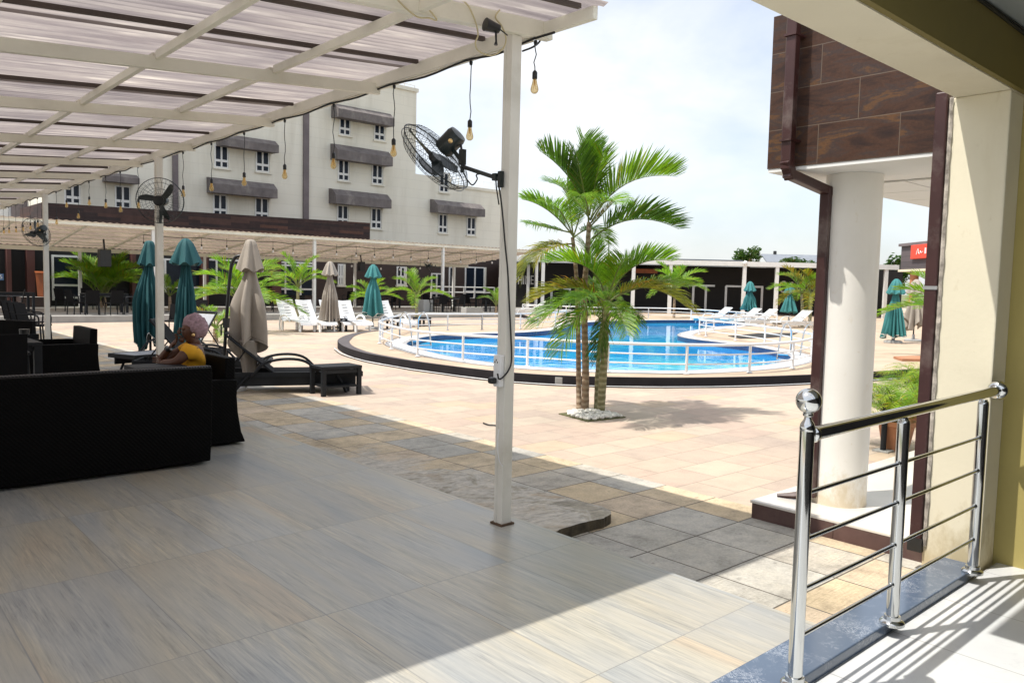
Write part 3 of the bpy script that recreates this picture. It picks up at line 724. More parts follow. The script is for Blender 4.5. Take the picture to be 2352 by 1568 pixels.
# ================================================================ fans
def make_fan(lab, center, n, r, pivot, wall, spokes=46, phase=.4, group='wall fans on the canopy posts'):
    n = Vector(n).normalized(); c = Vector(center)
    t = thing('wall_fan', lab, 'fan', c, group=group)
    q = Vector((0,0,1)).rotation_difference(n)
    side = (q @ Vector((1,0,0)))
    g = MB()
    def ringpts(rad, z, N=36): return [q @ Vector((rad*math.cos(2*PI*k/N), rad*math.sin(2*PI*k/N), z)) for k in range(N+1)]
    for rad, z, th in ((r, 0, .0045), (r*.99, .03, .003), (r*.80, .075, .0018), (r*.55, .09, .0018), (r*.3, .098, .0018), (r*.8, -.05, .0018), (r*.5, -.065, .0018)):
        g.tube(ringpts(rad, z), th, 5, cap=False)
    for k in range(spokes):
        a = 2*PI*k/spokes
        for s_, zz in ((1, (.098, .09, .07, .0)), (-1, (-.07, -.065, -.05, .0))):
            a2 = a + (.0 if s_ > 0 else PI/spokes)
            g.tube([q @ Vector((rr*math.cos(a2+tw), rr*math.sin(a2+tw), z)) for rr, z, tw in zip((r*.22, r*.5, r*.82, r), zz, (.0, .05, .1, .12))], .0013, 4, cap=False)
    obj('cage', g, dark_metal, t)
    obj('front_badge', MB().lathe([(r*.23,.098), (r*.23,.108), (r*.1,.116), (.001,.117)], 16, axis=n), black_plastic, t, smooth=50)
    for k in range(3):
        a = phase + 2*PI*k/3; P = []
        for i in range(7):
            f = i/6; rad = r*(.14+.76*f); wd = r*(.10+.20*math.sin(PI*min(1, f*.62+.18)))*(.55 if i == 6 else 1)
            row = []
            for j in (-1, -.3, .4, 1):
                ang = a + j*wd/rad*.5*(.9) + f*.25
                row.append(q @ Vector((rad*math.cos(ang), rad*math.sin(ang), .02+.022*j*(1-.4*f))))
            P.append(row)
        top = P; bot = [[p - n*.003 for p in row] for row in P]
        b = MB().grid(top); b.grid([list(reversed(rw)) for rw in bot])
        obj('blade', b, dark_metal, t, smooth=50)
    obj('hub', MB().lathe([(r*.15,.0), (r*.16,.03), (r*.12,.045), (.001,.05)], 14, axis=n), black_plastic, t, smooth=40)
    mo = obj('motor', MB().lathe([(r*.13,-.05), (r*.22,-.06), (r*.245,-.085), (r*.245,-.19), (r*.215,-.215), (r*.10,-.222), (.001,-.223)], 18, axis=n), dark_metal, t, smooth=35)
    k0 = -n*.16; up = side.cross(n)
    best = min([side, -side, up, -up], key=lambda v: v.dot(VIEW))
    obj('motor_badge', MB().lathe([(r*.055,0), (r*.055,.004), (r*.04,.006), (.001,.006)], 12, k0+best*(r*.242), axis=best), gold_mat, mo, smooth=40)
    obj('tilt_knob', MB().tube([-n*.24-Vector((0,0,r*.28)), -n*.25-Vector((0,0,r*.48))], .008, 8).sphere(-n*.25-Vector((0,0,r*.5)), .014, 8, 6), black_plastic, mo, smooth=50)
    pv = Vector(pivot)-c; wl = Vector(wall)-c
    a = MB().tube(cat_open([-n*.15-Vector((0,0,.05)), (-n*.15-Vector((0,0,.05)))*.4+pv*.6, pv, pv-Vector((0,0,.07))], 4), .014, 8)
    a.box(pv+Vector((0,0,.03)), (.035,.035,.10))
    a.tube([pv-Vector((0,0,.03)), wl], .0135, 10)
    obj('arm', a, dark_metal, t, smooth=40)
    obj('bracket', MB().box(wl, (.03,.03,.10)).box(wl+(pv-wl).normalized()*.05, (.04,.035,.045)), dark_metal, t, bevel=.004)
    return t
nn = _R*(-.756*.93) + _U*(-.655*.93) + _F*.36
make_fan('large black wall fan tilted down on the near canopy post', atX(1003,359,3.17), nn, .285, atX(1062,372,3.19), atX(1150,412,3.19)+Vector((0,0,0)))
make_fan('black wall fan facing the camera on the second canopy post', atX(368,461,3.17), Vector((-.45,-.85,-.1)), .27, atX(369,497,3.20), Vector((3.24, 10.20, atX(366,503,3.25).z)), 30, 2.3)
make_fan('small black wall fan turned left on the third canopy post', atX(84,533,3.08), -_R*.85-_U*.3+_F*.35, .27, atX(102,545,3.15), Vector((3.21,16.58, atX(112,550,3.2).z)), 24, 1.0)
tag(obj('cable', MB().tube(cat_open([atX(x, y, 3.2) for x, y in [(1072,412), (1085,425), (1096,412), (1094,402), (1105,400), (1130,404), (1138,412), (1140,430), (1143,450), (1146,470)]], 5), .0045, 6), cord_black, smooth=60), 'black cable looped under the near fan arm', 'cable')

# ================================================================ porch: balustrade, pillar, beam, ceiling
YB = 1.39
bal = thing('balustrade', 'polished stainless steel balustrade with ball finial on blue marble', 'railing', (2.70, YB, .05))
def bpost(x, top, base=True):
    b = MB().lathe([(.0265,0), (.0265,top-.02), (.024,top-.006), (.017,top)], 24, (x-2.70,0,0))
    p = obj('post', b, stainless, bal, smooth=40)
    obj('base_flange', MB().lathe([(.052,.0), (.052,.012), (.046,.02), (.036,.024), (.034,.04), (.028,.042)], 24, (x-2.70,0,0)), stainless, p, smooth=35)
    return p
p0 = bpost(2.70, .985)
obj('ball_finial', MB().lathe([(.027,.965), (.0285,.975), (.024,.992), (.015,1.005), (.0125,1.015), (.019,1.022), (.019,1.028), (.013,1.034)], 20, (0,0,0)).sphere((0,0,1.075), .046, 28, 20), stainless, p0, smooth=40)
bpost(3.56, .925); bpost(4.57, .925)
for a, c in ((.0, .86), (.86, 1.87)):
    for z in (.73, .555, .365, .185):
        br = MB().tube([(a+.028, -.0, z), (c-.028, 0, z)], .0085, 10)
        for e in (a+.03, c-.03): br.sphere((e, 0, z), .013, 10, 8, (1.2,1,1))
        obj('bar', br, stainless, bal, smooth=50)
hr = MB().tube([(.055, 0, .948), (2.07, 0, .962)], .026, 22)
for xx, ex in ((.86, 0), (1.87, 0)): hr.lathe([(.018,.90), (.024,.905), (.018,.93)], 14, (xx,0,0))
obj('handrail', hr, stainless, bal, smooth=40)
obj('rail_collar', MB().lathe([(.018,.0), (.030,.008), (.032,.022), (.028,.03)], 18, (.026,0,.948), axis=(1,0,0)), stainless, bal, smooth=40)
obj('wall_rose', MB().lathe([(.052,.0), (.052,.012), (.042,.03), (.027,.036)], 24, (2.095,0,.962), axis=(-1,0,0)), stainless, bal, smooth=40)

porch = thing('porch', 'cream porch with thick pillar and overhead beam at the right', 'building', (4.8,1.43,0))
PB = Vector((4.8,1.43,0))
def pobj(n, b, m, **k):
    b.v = [p-PB for p in b.v]; return obj(n, b, m, porch, **k)
pobj('pillar', MB().bb((4.80,1.425,-.14), (5.02,1.73,2.62)), wall_cream, bevel=.008)
XE = min(atY(1800,-20,1.70).x, 3.0)-.25
pobj('beam', MB().bb((XE,1.425,2.62), (5.02,1.70,3.05)), wall_cream)
pobj('beam', MB().bb((5.02,-6,2.62), (5.3,1.73,3.05)), wall_olive)
pobj('beam_lining', MB().bb((XE,1.395,2.626), (5.0,1.424,2.93)), olive_shaded)
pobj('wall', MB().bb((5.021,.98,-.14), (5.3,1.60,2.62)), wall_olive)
pobj('dark_reflection_block', MB().bb((5.06,-6,-.14), (5.3,.979,2.62)), dark_void)  # unseen dark block, added so the handrail reflects black
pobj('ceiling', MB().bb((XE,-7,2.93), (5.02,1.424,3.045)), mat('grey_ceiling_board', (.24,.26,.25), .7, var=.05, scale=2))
pobj('roof_slab', MB().bb((XE,-7,3.05), (5.4,1.66,3.22)), wall_cream)
# rear wall of the porch keeps the light that of a covered place
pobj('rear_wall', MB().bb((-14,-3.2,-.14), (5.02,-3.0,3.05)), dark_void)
tag(obj('cable', MB().tube(cat_open([Vector((XE+.05,1.387,2.90)), Vector((3.2,1.384,2.895)), Vector((4.1,1.386,2.905)), Vector((4.95,1.385,2.90))], 6), .008, 6).tube(cat_open([Vector((XE+.05,1.384,2.915)), Vector((3.7,1.386,2.913)), Vector((4.95,1.38,2.918))], 6), .005, 6), cord_black, smooth=60), 'pair of black cables running along the porch ceiling edge', 'cable')

# ================================================================ brown-clad annexe with round column
ann = thing('annexe', 'brown tile clad upper storey on a white round column', 'building', (4.96,2.94,-.1)); AB = Vector((4.96,2.94,-.1))
def aobj(n, b, m, par=None, **k):
    b.v = [p-AB for p in b.v]; return obj(n, b, m, par or ann, **k)
aobj('upper_wall', MB().bb((4.96,1.76,2.36), (10.2,2.94,3.385)), cladding)
aobj('parapet_cap', MB().bb((4.99,1.76,3.385), (10.2,2.90,3.62)), wall_cream)
aobj('soffit_edge', MB().bb((4.965,1.765,2.335), (10.2,2.935,2.358)), white_ceiling)
for i in range(8):
    x0 = 5.85+i*.6
    aobj('ceiling_panel', MB().bb((x0,1.80,2.322), (x0+.585,2.36,2.332)), white_ceiling)
    aobj('ceiling_panel', MB().bb((x0,2.375,2.322), (x0+.585,2.90,2.332)), white_ceiling)
aobj('column', MB().lathe([(.19,.03), (.187,.06), (.185,2.334)], 48, (5.45,2.55,0)), stained_paint('white_column_paint', (.79,.77,.72), .6, .02, (.56,.46,.30)), smooth=40)
pl_ = aobj('plinth', MB().bb((4.975,1.765,-.13), (10.2,2.945,.012)), brown_wall)
aobj('plinth_slab', MB().bb((4.96,1.762,.012), (10.2,2.955,.030)), plinth_top, pl_ if 0 else None, bevel=.003)
facing = mat('brown_plinth_tile', (.085,.045,.040), .5, var=.25, scale=5, dirt=.3, dcol=(.2,.15,.11))
for k in range(2):
    y1 = 2.94-.6*k; y0 = y1-.597 if k == 0 else 1.767
    aobj('facing_tile', MB().bb((4.962,y0,-.125), (4.974,y1,.011)), facing)
# downpipes
def rect_pipe(pts, w, d, b=None):
    b = b or MB(); pts = [Vector(p) for p in pts]
    for p, q in zip(pts, pts[1:]):
        e = (q-p).normalized()*(w*.45); b.bar(p-e, q+e, w, d)
    return b
dp = thing('downpipe', 'brown square downpipe bending under the overhang beside the round column', 'drainpipe', (4.93,2.80,0.03)); DB = Vector((4.93,2.80,.03))
DPA = atX(1817,200,4.875)
DPX = tuple(atX(1893,560,5.27))[:2]
P = rect_pipe([(DPA.x,DPA.y,3.55), (DPA.x,DPA.y,2.36), (DPA.x+.03,DPA.y-.005,2.30), (*DPX,2.22), (*DPX,.10)], .072, .062)
P.v = [p-DB for p in P.v]; obj('pipe', P, brown_metal, dp, bevel=.008)
P = MB().tube([(*DPX,.12), (DPX[0]-.01,DPX[1]+.05,.07), (DPX[0]-.05,DPX[1]+.16,.05), (DPX[0]-.08,DPX[1]+.22,.045)], [.034,.034,.02,.012], 4); P.v = [p-DB for p in P.v]
obj('broken_shoe', P, brown_metal, dp)
for z in (2.52, 3.2):
    P = MB().box((DPA.x+.02,DPA.y,z), (.13,.085,.014)); P.v = [p-DB for p in P.v]; obj('clip', P, brown_metal, dp)
flash = mat('cracked_render_edge', (.42,.38,.33), .95, var=.7, scale=18, bump=.6, bscale=40)
dp2 = thing('downpipe', 'straight brown downpipe against the cream pillar', 'drainpipe', (4.815,1.745,0)); DB2 = Vector((4.815,1.745,0))
P = MB().bb((4.782,1.732,.03), (4.842,1.80,2.66)); P.v = [p-DB2 for p in P.v]; obj('pipe', P, brown_metal, dp2, bevel=.008)
P = MB().bb((4.778,1.728,1.55), (4.846,1.804,1.57)); P.v = [p-DB2 for p in P.v]; obj('clip', P, steel_dull, dp2)
P = MB().bb((4.776,1.726,.02), (4.848,1.806,.10)); P.v = [p-DB2 for p in P.v]; obj('shoe', P, black_plastic, dp2)
# ragged cement line between pillar and pipe
P = MB(); zz = .1
rows = []
for k in range(70):
    z = .06+k*(2.6/70); a = .012+.012*random.random()
    rows.append([Vector((4.80-a*.5, 1.702+.006*random.random(), z)), Vector((4.792-a*.4, 1.716, z)), Vector((4.80, 1.731, z))])
P.grid(rows); P.v = [p-PB for p in P.v]
obj('cracked_edge', P, flash, porch)
# ================================================================ far hotel
def winrect(x0, y0, x1, y1, Y):
    a = atY(x0, y0, Y); c = atY(x1, y1, Y)
    return min(a.x, c.x), max(a.x, c.x), min(a.z, c.z), max(a.z, c.z)
HY = 46.0
hot = thing('hotel_building', 'four storey cream hotel with dark shingled window awnings behind the terrace', 'building', (16,HY,0)); HB = Vector((16,HY,0))
def hobj(n, b, m, par=None, **k):
    b.v = [p-HB for p in b.v]; return obj(n, b, m, par or hot, **k)
xl = atY(100,500,HY).x; xt = atY(957,210,HY).x; zt = atY(957,212,HY).z
xm = atY(1037,430,HY).x; zm = atY(1020,408,HY).z; xw = atY(1157,440,HY).x; zw = atY(1100,437,HY).z
hobj('wall', MB().bb((xl,HY,-.2), (xt,HY+14,zt)), hotel_wall)
hobj('wall', MB().bb((xt,HY,-.2), (xm,HY+12,zm)), hotel_wall)
hobj('wall', MB().bb((xm,HY,-.2), (xw,HY+11,zw)), hotel_wall)
b = MB().bb((xl-.05,HY-.12,zt-.02), (xt+.1,HY+.3,zt+.22)); hobj('parapet', b, hotel_wall)
hobj('parapet', MB().bb((xm-.02,HY-.1,zw-.02), (xw+.08,HY+.3,zw+.18)), hotel_wall)
for x0, x1 in ((697,709), (397,409)):
    a = atY(x0,400,HY-.1).x; c = atY(x1,400,HY-.1).x
    hobj('facade_strip', MB().bb((a,HY-.16,.1), (c,HY+.02,zt-1.2)), strip_grey)
wins = [(492,332,524,388), (587,343,618,397), (489,445,521,500), (585,453,616,508), (147,420,185,470), (263,425,300,480),
        (779,263,804,313), (859,277,883,325), (776,366,801,417), (854,377,878,425), (774,470,799,520), (852,477,875,526),
        (1009,395,1029,443), (1007,491,1026,536), (1072,498,1091,541), (147,300,185,352), (263,310,300,366)]
def make_window(rect, Y, host, hb, mull=True, tr=.68, mats=(None, None)):
    x0, x1, z0, z1 = winrect(*rect, Y)
    f = .075; zz = z0+(z1-z0)*(1-tr); b = MB()
    b.bb((x0,Y-.05,z0), (x0+f,Y+.02,z1)).bb((x1-f,Y-.05,z0), (x1,Y+.02,z1)).bb((x0+f,Y-.05,z0), (x1-f,Y+.02,z0+f)).bb((x0+f,Y-.05,z1-f), (x1-f,Y+.02,z1))
    if mull:
        xm_ = (x0+x1)/2
        b.bb((xm_-.05,Y-.055,z0+f), (xm_+.05,Y+.02,z1-f)); b.bb((x0+f,Y-.06,zz-.07), (x1-f,Y+.02,zz+.07))
    b.v = [p-hb for p in b.v]; w = obj('window', b, white_paint, host)
    g = MB().bb((x0+f*.5,Y-.02,z0+f*.5), (x1-f*.5,Y+.01,z1-f*.5)); g.v = [p-hb for p in g.v]; obj('pane', g, dark_glass, w)
    s = MB().bb((x0-.06,Y-.12,z0-.09), (x1+.16,Y+.02,z0)).bb((x1,Y-.10,z0), (x1+.10,Y+.02,z1)); s.v = [p-hb for p in s.v]; obj('sill', s, hotel_wall, w)
for w in wins: make_window(w, HY-.02, hot, HB)
for (x0, x1, y0, y1) in [(510,640,303,334), (488,637,405,442), (245,320,393,416), (130,205,385,404), (777,906,235,268), (775,902,328,365), (771,899,432,467), (1005,1114,457,488)]:
    p = atY(x0,y0,HY-.9); q = atY(x0,y1,HY-.9); xa, xb = p.x, atY(x1,y0,HY-.9).x; zc, za = p.z, q.z
    h = zc-za
    prof = [(0,zc+.05), (-.42,zc), (-.95,zc-.42*h), (-.95,za), (-.85,za), (0,za+.05)]
    b = MB().extrude([(xa,HY+y,z) for y, z in prof], (xb-xa,0,0)); hobj('awning', b, awning_grey)
    b = MB()
# roof details
b = MB(); x0 = atY(905,205,HY+3).x
for dx in (0, .9, 1.8): b.tube([(x0+dx,HY+3,zt), (x0+dx,HY+3,zt+1.3)], .035, 6)
for z in (.65, 1.3): b.tube([(x0,HY+3,zt+z), (x0+1.8,HY+3,zt+z)], .03, 6)
hobj('roof_railing', b, white_paint)
b = MB(); x0 = xm+1.0
for k in range(5): b.tube([(x0+k*1.2,HY+2,zw), (x0+k*1.2,HY+2,zw+1.0)], .025, 6)
b.tube([(x0,HY+2,zw+1.0), (x0+4.8,HY+2,zw+1.0)], .02, 6).tube([(x0,HY+2,zw+.5), (x0+4.8,HY+2,zw+.5)], .02, 6)
hobj('roof_railing', b, white_paint)

wg = thing('side_building', 'pale grey building end with a dark vertical strip left of the brown parapet', 'building', (2,50,0)); GB = Vector((2,50,0))
x0, x1, z0, z1 = winrect(-60,420,118,520,50)
b = MB().bb((x0-6,50,-.2), (x1,56,z1+1.0)); b.v = [p-GB for p in b.v]; obj('wall', b, hotel_white, wg)
a = atY(72,480,50).x; b = MB().bb((a,49.9,.2), (a+.35,50.02,z1+.6)); b.v = [p-GB for p in b.v]; obj('facade_strip', b, strip_grey, wg)
a = atY(25,480,50).x; c = atY(63,480,50).x; b = MB().bb((a,49.88,.2), (c,50.02,z1-.3)); b.v = [p-GB for p in b.v]; obj('dark_panel', b, strip_grey, wg)

PY = 41.0
pod = thing('podium', 'dark brown stone clad podium storey in front of the cream hotel', 'building', (10,PY,0)); PDB = Vector((10,PY,0))
a = atY(95,465,PY); c = atY(850,512,PY); zp = (a.z+c.z)/2
b = MB().add([(a.x,PY,2.9), (c.x,PY,2.9), (c.x,PY,c.z), (a.x,PY,a.z), (a.x,PY+4.9,2.9), (c.x,PY+4.9,2.9), (c.x,PY+4.9,c.z), (a.x,PY+4.9,a.z)], [(0,1,2,3), (5,4,7,6), (1,5,6,2), (4,0,3,7), (3,2,6,7), (0,4,5,1)])
b.v = [p-PDB for p in b.v]; obj('parapet_wall', b, podium_clad, pod)

# restaurant front under the far canopy
RY = 40.0
rf = thing('restaurant_front', 'dark brown restaurant front with white framed glass doors under the far canopy', 'building', (14,RY,.12)); RB = Vector((14,RY,.12))
def robj(n, b, m, par=None, **k):
    b.v = [p-RB for p in b.v]; return obj(n, b, m, par or rf, **k)
xr0 = atY(-40,600,RY).x; xmid = atY(700,620,RY).x; xr1 = atY(1165,620,RY).x
robj('wall', MB().bb((xr0,RY,.05), (xmid,RY+1,3.4)), dark_void)
robj('wall', MB().bb((xmid,RY,.05), (xr1,RY+1,3.4)), brown_wall)
for x0, x1 in ((62,80), (16,26), (464,478), (625,645), (303,312)):
    a = atY(x0,620,RY-.4).x; c = atY(x1,620,RY-.4).x
    robj('column', MB().bb((a,RY-.45,.12), (c,RY-.02,3.3)), mat('reddish_brown_column', (.085,.03,.025), .6, var=.15, scale=3) if 'reddish_brown_column' not in bpy.data.materials else bpy.data.materials['reddish_brown_column'])
def shopframe(x0, y0, x1, y1, verts, hor, par='window', m=white_paint):
    xa, xb, za, zc = winrect(x0, y0, x1, y1, RY-.06); b = MB(); w = .09
    b.bb((xa,RY-.1,zc-w), (xb,RY-.01,zc))
    for px in verts:
        v = atY(px,620,RY-.06).x; b.bb((v-w/2,RY-.105,za), (v+w/2,RY-.012,zc))
    for py in hor:
        z = atY((x0+x1)/2,py,RY-.06).z; b.bb((xa,RY-.1,z-w/2), (xb,RY-.011,z+w/2))
    f = robj('window', b, m)
    g = MB().bb((xa,RY-.03,za), (xb,RY-.005,zc-w)); robj('pane', g, dark_glass, f)
shopframe(120,585,187,690, (121,181), (655,683))
shopframe(372,593,462,672, (379,422), (660,))
shopframe(480,594,560,672, (497,555), (660,))
shopframe(646,600,722,678, (655,690,719), (610,664))
make_window((776,606,788,655), RY-.02, rf, RB, True, .6)
make_window((911,612,929,655), RY-.02, rf, RB, True, .55)
make_window((990,627,1014,684), RY-.02, rf, RB, True, .8)
make_window((1068,612,1111,686), RY-.02, rf, RB, True, .78)
make_window((1031,612,1040,684), RY-.02, rf, RB, False)
a = atY(44,683,RY-1.2); c = atY(112,704,RY-1.2)
robj('step', MB().bb((a.x,RY-1.6,.1), (c.x,RY-.46,.55)), brown_wall)
b = MB().add([(a.x+.05,RY-1.55,.552), (c.x-.05,RY-1.55,.552), (c.x-.05,RY-.5,.552), (a.x+.05,RY-.5,.552)], [(0,1,2,3)]); robj('step_top', b, concrete_grey)
lec = thing('lectern', 'orange timber lectern on the brown step of the restaurant', 'lectern', Vector((atY(97,680,RY-1).x,RY-1,.552)))
obj('body', MB().lathe([(.17,0), (.18,.05), (.24,.95), (.27,1.0)], 4), orange_wood, lec)
obj('reading_top', MB().box((0,0,1.05), (.5,.34,.05), Euler((R(12),0,0)).to_matrix()), orange_wood, lec, bevel=.01)
sg = thing('door_sign', 'small blue number sign on the dark restaurant glass at the left edge', 'sign', atY(2,636,RY-.2))
obj('board', MB().box((0,0,0), (.2,.03,.28)), mat('blue_sign', (.10,.22,.45), .5), sg)
def text(name, s, size, M4, m, parent=None, ext=.015, sx=1.0):
    cu = bpy.data.curves.new(name, 'FONT'); cu.body = s; cu.size = size; cu.extrude = ext; cu.align_x = 'CENTER'; cu.align_y = 'CENTER'
    o = bpy.data.objects.new(name, cu); COL.objects.link(o)
    dg = bpy.context.evaluated_depsgraph_get(); me = bpy.data.meshes.new_from_object(o.evaluated_get(dg)); bpy.data.objects.remove(o)
    me.transform(Matrix.Diagonal((sx,1,1,1))); me.transform(M4); me.materials.append(m)
    r = bpy.data.objects.new(name, me); COL.objects.link(r)
    if parent: r.parent = parent
    return r
text('number', '5', .24, Matrix.Translation((0,-.02,0)) @ Matrix.Rotation(PI/2, 4, 'X'), letter_white, sg)

# far canopy
fc = thing('canopy', 'long low cream canopy over the far restaurant terrace', 'canopy', (12,32,.12)); FB = Vector((12,32,.12))
def fobj(n, b, m, par=None, **k):
    b.v = [p-FB for p in b.v]; return obj(n, b, m, par or fc, **k)
FX0, FX1, FY0, FY1, FZ0, FZ1 = -9, 30.5, 31.75, 38.4, 3.36, 2.66
def fz(y): return FZ0+(FZ1-FZ0)*(y-FY0)/(FY1-FY0)
n = int((FX1-FX0)/.12); P = []
for i in range(n+1):
    x = FX0+(FX1-FX0)*i/n
    P.append([Vector((x, y, fz(y)+.10+.016*math.cos(i*PI))) for y in (FY0-.1, 34, 36, FY1+.1)])
fobj('roof_sheet', MB().grid(P), far_roof_mat, smooth=60)
fobj('fascia', MB().bb((FX0,FY0-.03,FZ0-.03), (FX1,FY0+.04,FZ0+.085)), cream_paint)
fobj('back_beam', MB().bb((FX0,FY1-.06,FZ1-.12), (FX1,FY1+.02,FZ1+.06)), cream_paint)
x = FX0+.5
while x < FX1:
    b = MB(); b.bar((x,FY0+.04,fz(FY0)+.03), (x,FY1-.06,fz(FY1)+.03), .06, .08); fobj('rafter', b, cream_paint); x += 2.3
for y in (32.7, 33.7, 34.7, 35.7, 36.7, 37.6):
    fobj('purlin', MB().bb((FX0,y-.02,fz(y)+.045), (FX1,y+.02,fz(y)+.085)), cream_paint)
for px in (353, 722, 1017):
    x = atY(px,640,FY0+.1).x
    fobj('post', MB().bb((x-.06,FY0+.05,.12), (x+.06,FY0+.17,FZ0+.02)), white_paint)
for x in (3.1, 30.2): fobj('post', MB().bb((x-.06,FY0+.05,.12), (x+.06,FY0+.17,FZ0+.02)), white_paint)
for px in (184, 470, 760, 815, 1041):
    x = atY(px,640,FY1-.1).x
    fobj('post', MB().bb((x-.06,FY1-.16,.12), (x+.06,FY1-.06,FZ1-.1)), white_paint)
def far_bulb(i, px, py, Y, lab, grp):
    p = atY(px, py, Y); t = thing('hanging_bulb', lab, 'light bulb', p, group=grp)
    top = fz(Y)+.02
    obj('cord', MB().tube([(0,0,max(.12, top-p.z)), (0,0,.09)], .010, 4), cord_black, t)
    obj('socket', MB().lathe([(.03,.04), (.035,.10), (.02,.12)], 8), black_plastic, t)
    obj('glass_bulb', MB().lathe([(.02,.04), (.045,-.01), (.05,-.04), (.03,-.08), (.002,-.09)], 8), letter_white, t, smooth=60)
fb = [(521,570), (627,576), (673,580), (720,583), (773,583), (818,586), (860,589), (903,590), (944,594), (984,597), (1058,600), (1094,601), (1130,602), (418,566), (463,568), (330,562)]
fb.sort()
for i, (x, y) in enumerate(fb):
    far_bulb(i, x, y, 33.2, f'tiny pale bulb under the far terrace canopy, {ORD[i]} from the left', 'pale bulbs under the far canopy')
fb2 = [(808,610), (854,614), (875,616), (918,618), (965,615)]
for i, (x, y) in enumerate(fb2):
    far_bulb(i, x, y, 36.5, f'tiny bulb before the brown restaurant wall, {ORD[i]} of five', 'bulbs at the rear of the far canopy')
tag(obj('string_light_cable', MB().tube(cat_open([Vector((atY(x,y-8,33.2).x,33.2,fz(33.2)-.02-.05*(i % 2))) for i, (x, y) in enumerate(fb)], 3), .014, 5), cord_black), 'dark string light cable slung under the far canopy', 'cable')
c_ = atY(984,612,32.0)
make_fan('dark wall fan on the far canopy post right of the palms', c_, -_R*.7-_U*.5-_F*.3, .33, atY(1000,612,32), atY(1011,614,31.86), 20, .5)
spk = thing('loudspeaker', 'black box loudspeaker hanging on a canopy post among palm fronds', 'loudspeaker', atY(240,593,34.0))
obj('cabinet', MB().box((0,0,0), (.42,.36,.68)), black_plastic, spk, bevel=.02)
obj('bracket', MB().bar((0,.0,.34), (0,.1,.75), .06, .06), black_plastic, spk)
sp2 = thing('loudspeaker', 'dark loudspeaker on the canopy post above a small palm', 'loudspeaker', atY(830,612,36.5))
obj('cabinet', MB().box((0,0,0), (.3,.3,.5)), black_plastic, sp2, bevel=.02); obj('bracket', MB().bar((0,0,.25), (0,.1,.6), .05, .05), black_plastic, sp2)
# white terrace railing before the far doors
def straight_rail(name, lab, p, q, n, h, rows, r, m, cat='railing'):
    t = thing(name, lab, cat, p); d = q-p
    for k in range(n+1):
        e = d*(k/n); obj('post', MB().tube([e, e+Vector((0,0,h))], r*1.2, 8), m, t)
    for z in rows: obj('rail', MB().tube([Vector((0,0,z)), d+Vector((0,0,z))], r, 8), m, t)
    return t
straight_rail('railing', 'white railing in front of the far restaurant doors', Vector((atY(990,690,38.9).x,38.9,.6)), Vector((atY(1135,690,38.9).x,38.9,.6)), 6, .75, (.4,.73), .035, white_paint)
struct('far_platform', MB().bb((atY(985,690,38.9).x,38.7,.1), (atY(1150,690,38.9).x,39.9,.6)), brown_wall)

# ================================================================ right black bar and its canopy
E1 = Vector((math.sin(YAW), -math.cos(YAW), 0))
def atV(x, y, D):
    d = ray(x, y); return CP + d*(D/d.dot(VIEW))
BD = 50.0; bo = atV(1560,700,BD); bo.z = .05
bar = thing('bar_building', 'low black bar building with white canopy and silver lettering beyond the pool', 'building', bo, YAW-PI/2)
def loc(p): d = Vector(p)-bo; return Vector((d.dot(E1), d.dot(VIEW), d.z))
def lb(x0, y0, x1, y1, D, th=.1):
    a = loc(atV(x0,y0,D)); c = loc(atV(x1,y1,D)); return MB().bb((a.x,a.y,c.z), (c.x,a.y+th,a.z))
zlo = -.2
a = loc(atV(1160,606,BD)); c = loc(atV(2075,606,BD)); zt_ = atV(1600,600,46.5).z
obj('wall', MB().bb((a.x,0,zlo), (c.x,5,zt_-.22)), dark_void, bar)
CDp = 46.5
a = loc(atV(1185,599,CDp)); c = loc(atV(2066,607,CDp))
zt_ = atV(1600,600,CDp).z; zb_ = atV(1600,611,CDp).z
obj('fascia', MB().bb((a.x,a.y,zb_), (c.x,a.y+.08,zt_)), white_paint, bar)
obj('canopy_roof', MB().add([(a.x,a.y+.08,zt_-.02), (c.x,a.y+.08,zt_-.02), (c.x,.2,zt_-.16), (a.x,.2,zt_-.16)], [(0,1,2,3)]).add([(a.x,a.y+.08,zt_-.06), (c.x,a.y+.08,zt_-.06), (c.x,.2,zt_-.2), (a.x,.2,zt_-.2)], [(0,1,2,3)]), roof_grey, bar)
for px in (1247, 1455, 1540, 1710, 1785, 2036):
    e = loc(atV(px,650,CDp)); obj('post', MB().bb((e.x-.1,e.y+.02,-.2), (e.x+.1,e.y+.2,zb_+.04)), white_paint, bar)
e = loc(atV(1213,650,BD-1)); obj('post', MB().bb((e.x-.09,e.y,-.2), (e.x+.09,e.y+.18,zb_-.1)), white_paint, bar)
r_ = lb(1545,594,1706,600,BD+1,4); obj('roof', r_, roof_grey, bar)
def frame(x0, y0, x1, y1, vs):
    b = MB()
    for px in vs:
        e = loc(atV(px,y0,BD-.06)); f = loc(atV(px,y1,BD-.06)); b.bb((e.x-.07,e.y,min(f.z,e.z)), (e.x+.07,e.y+.05,e.z))
    e = loc(atV(x0,y0,BD-.06)); f = loc(atV(x1,y0,BD-.06)); b.bb((e.x,e.y-.01,e.z-.06), (f.x,e.y+.04,e.z+.06))
    obj('door_frame', b, steel_dull, bar)
frame(1582,655,1642,722, (1593,1622)); frame(1667,657,1752,722, (1668,1751)); frame(1266,662,1310,722, (1267,1309))
b = lb(1455,617,1510,628,BD-.8,.7); obj('ceiling_slats', b, orange_wood, bar)
def letters(s, pxs, yc, hpx, D, sx=.62):
    for ch, px in zip(s, pxs):
        p = loc(atV(px,yc,D)); h = hpx*D/1800
        text('letter', ch, h*1.38, Matrix.Translation(p) @ Matrix.Rotation(PI/2,4,'X'), letter_silver, bar, .04, sx)
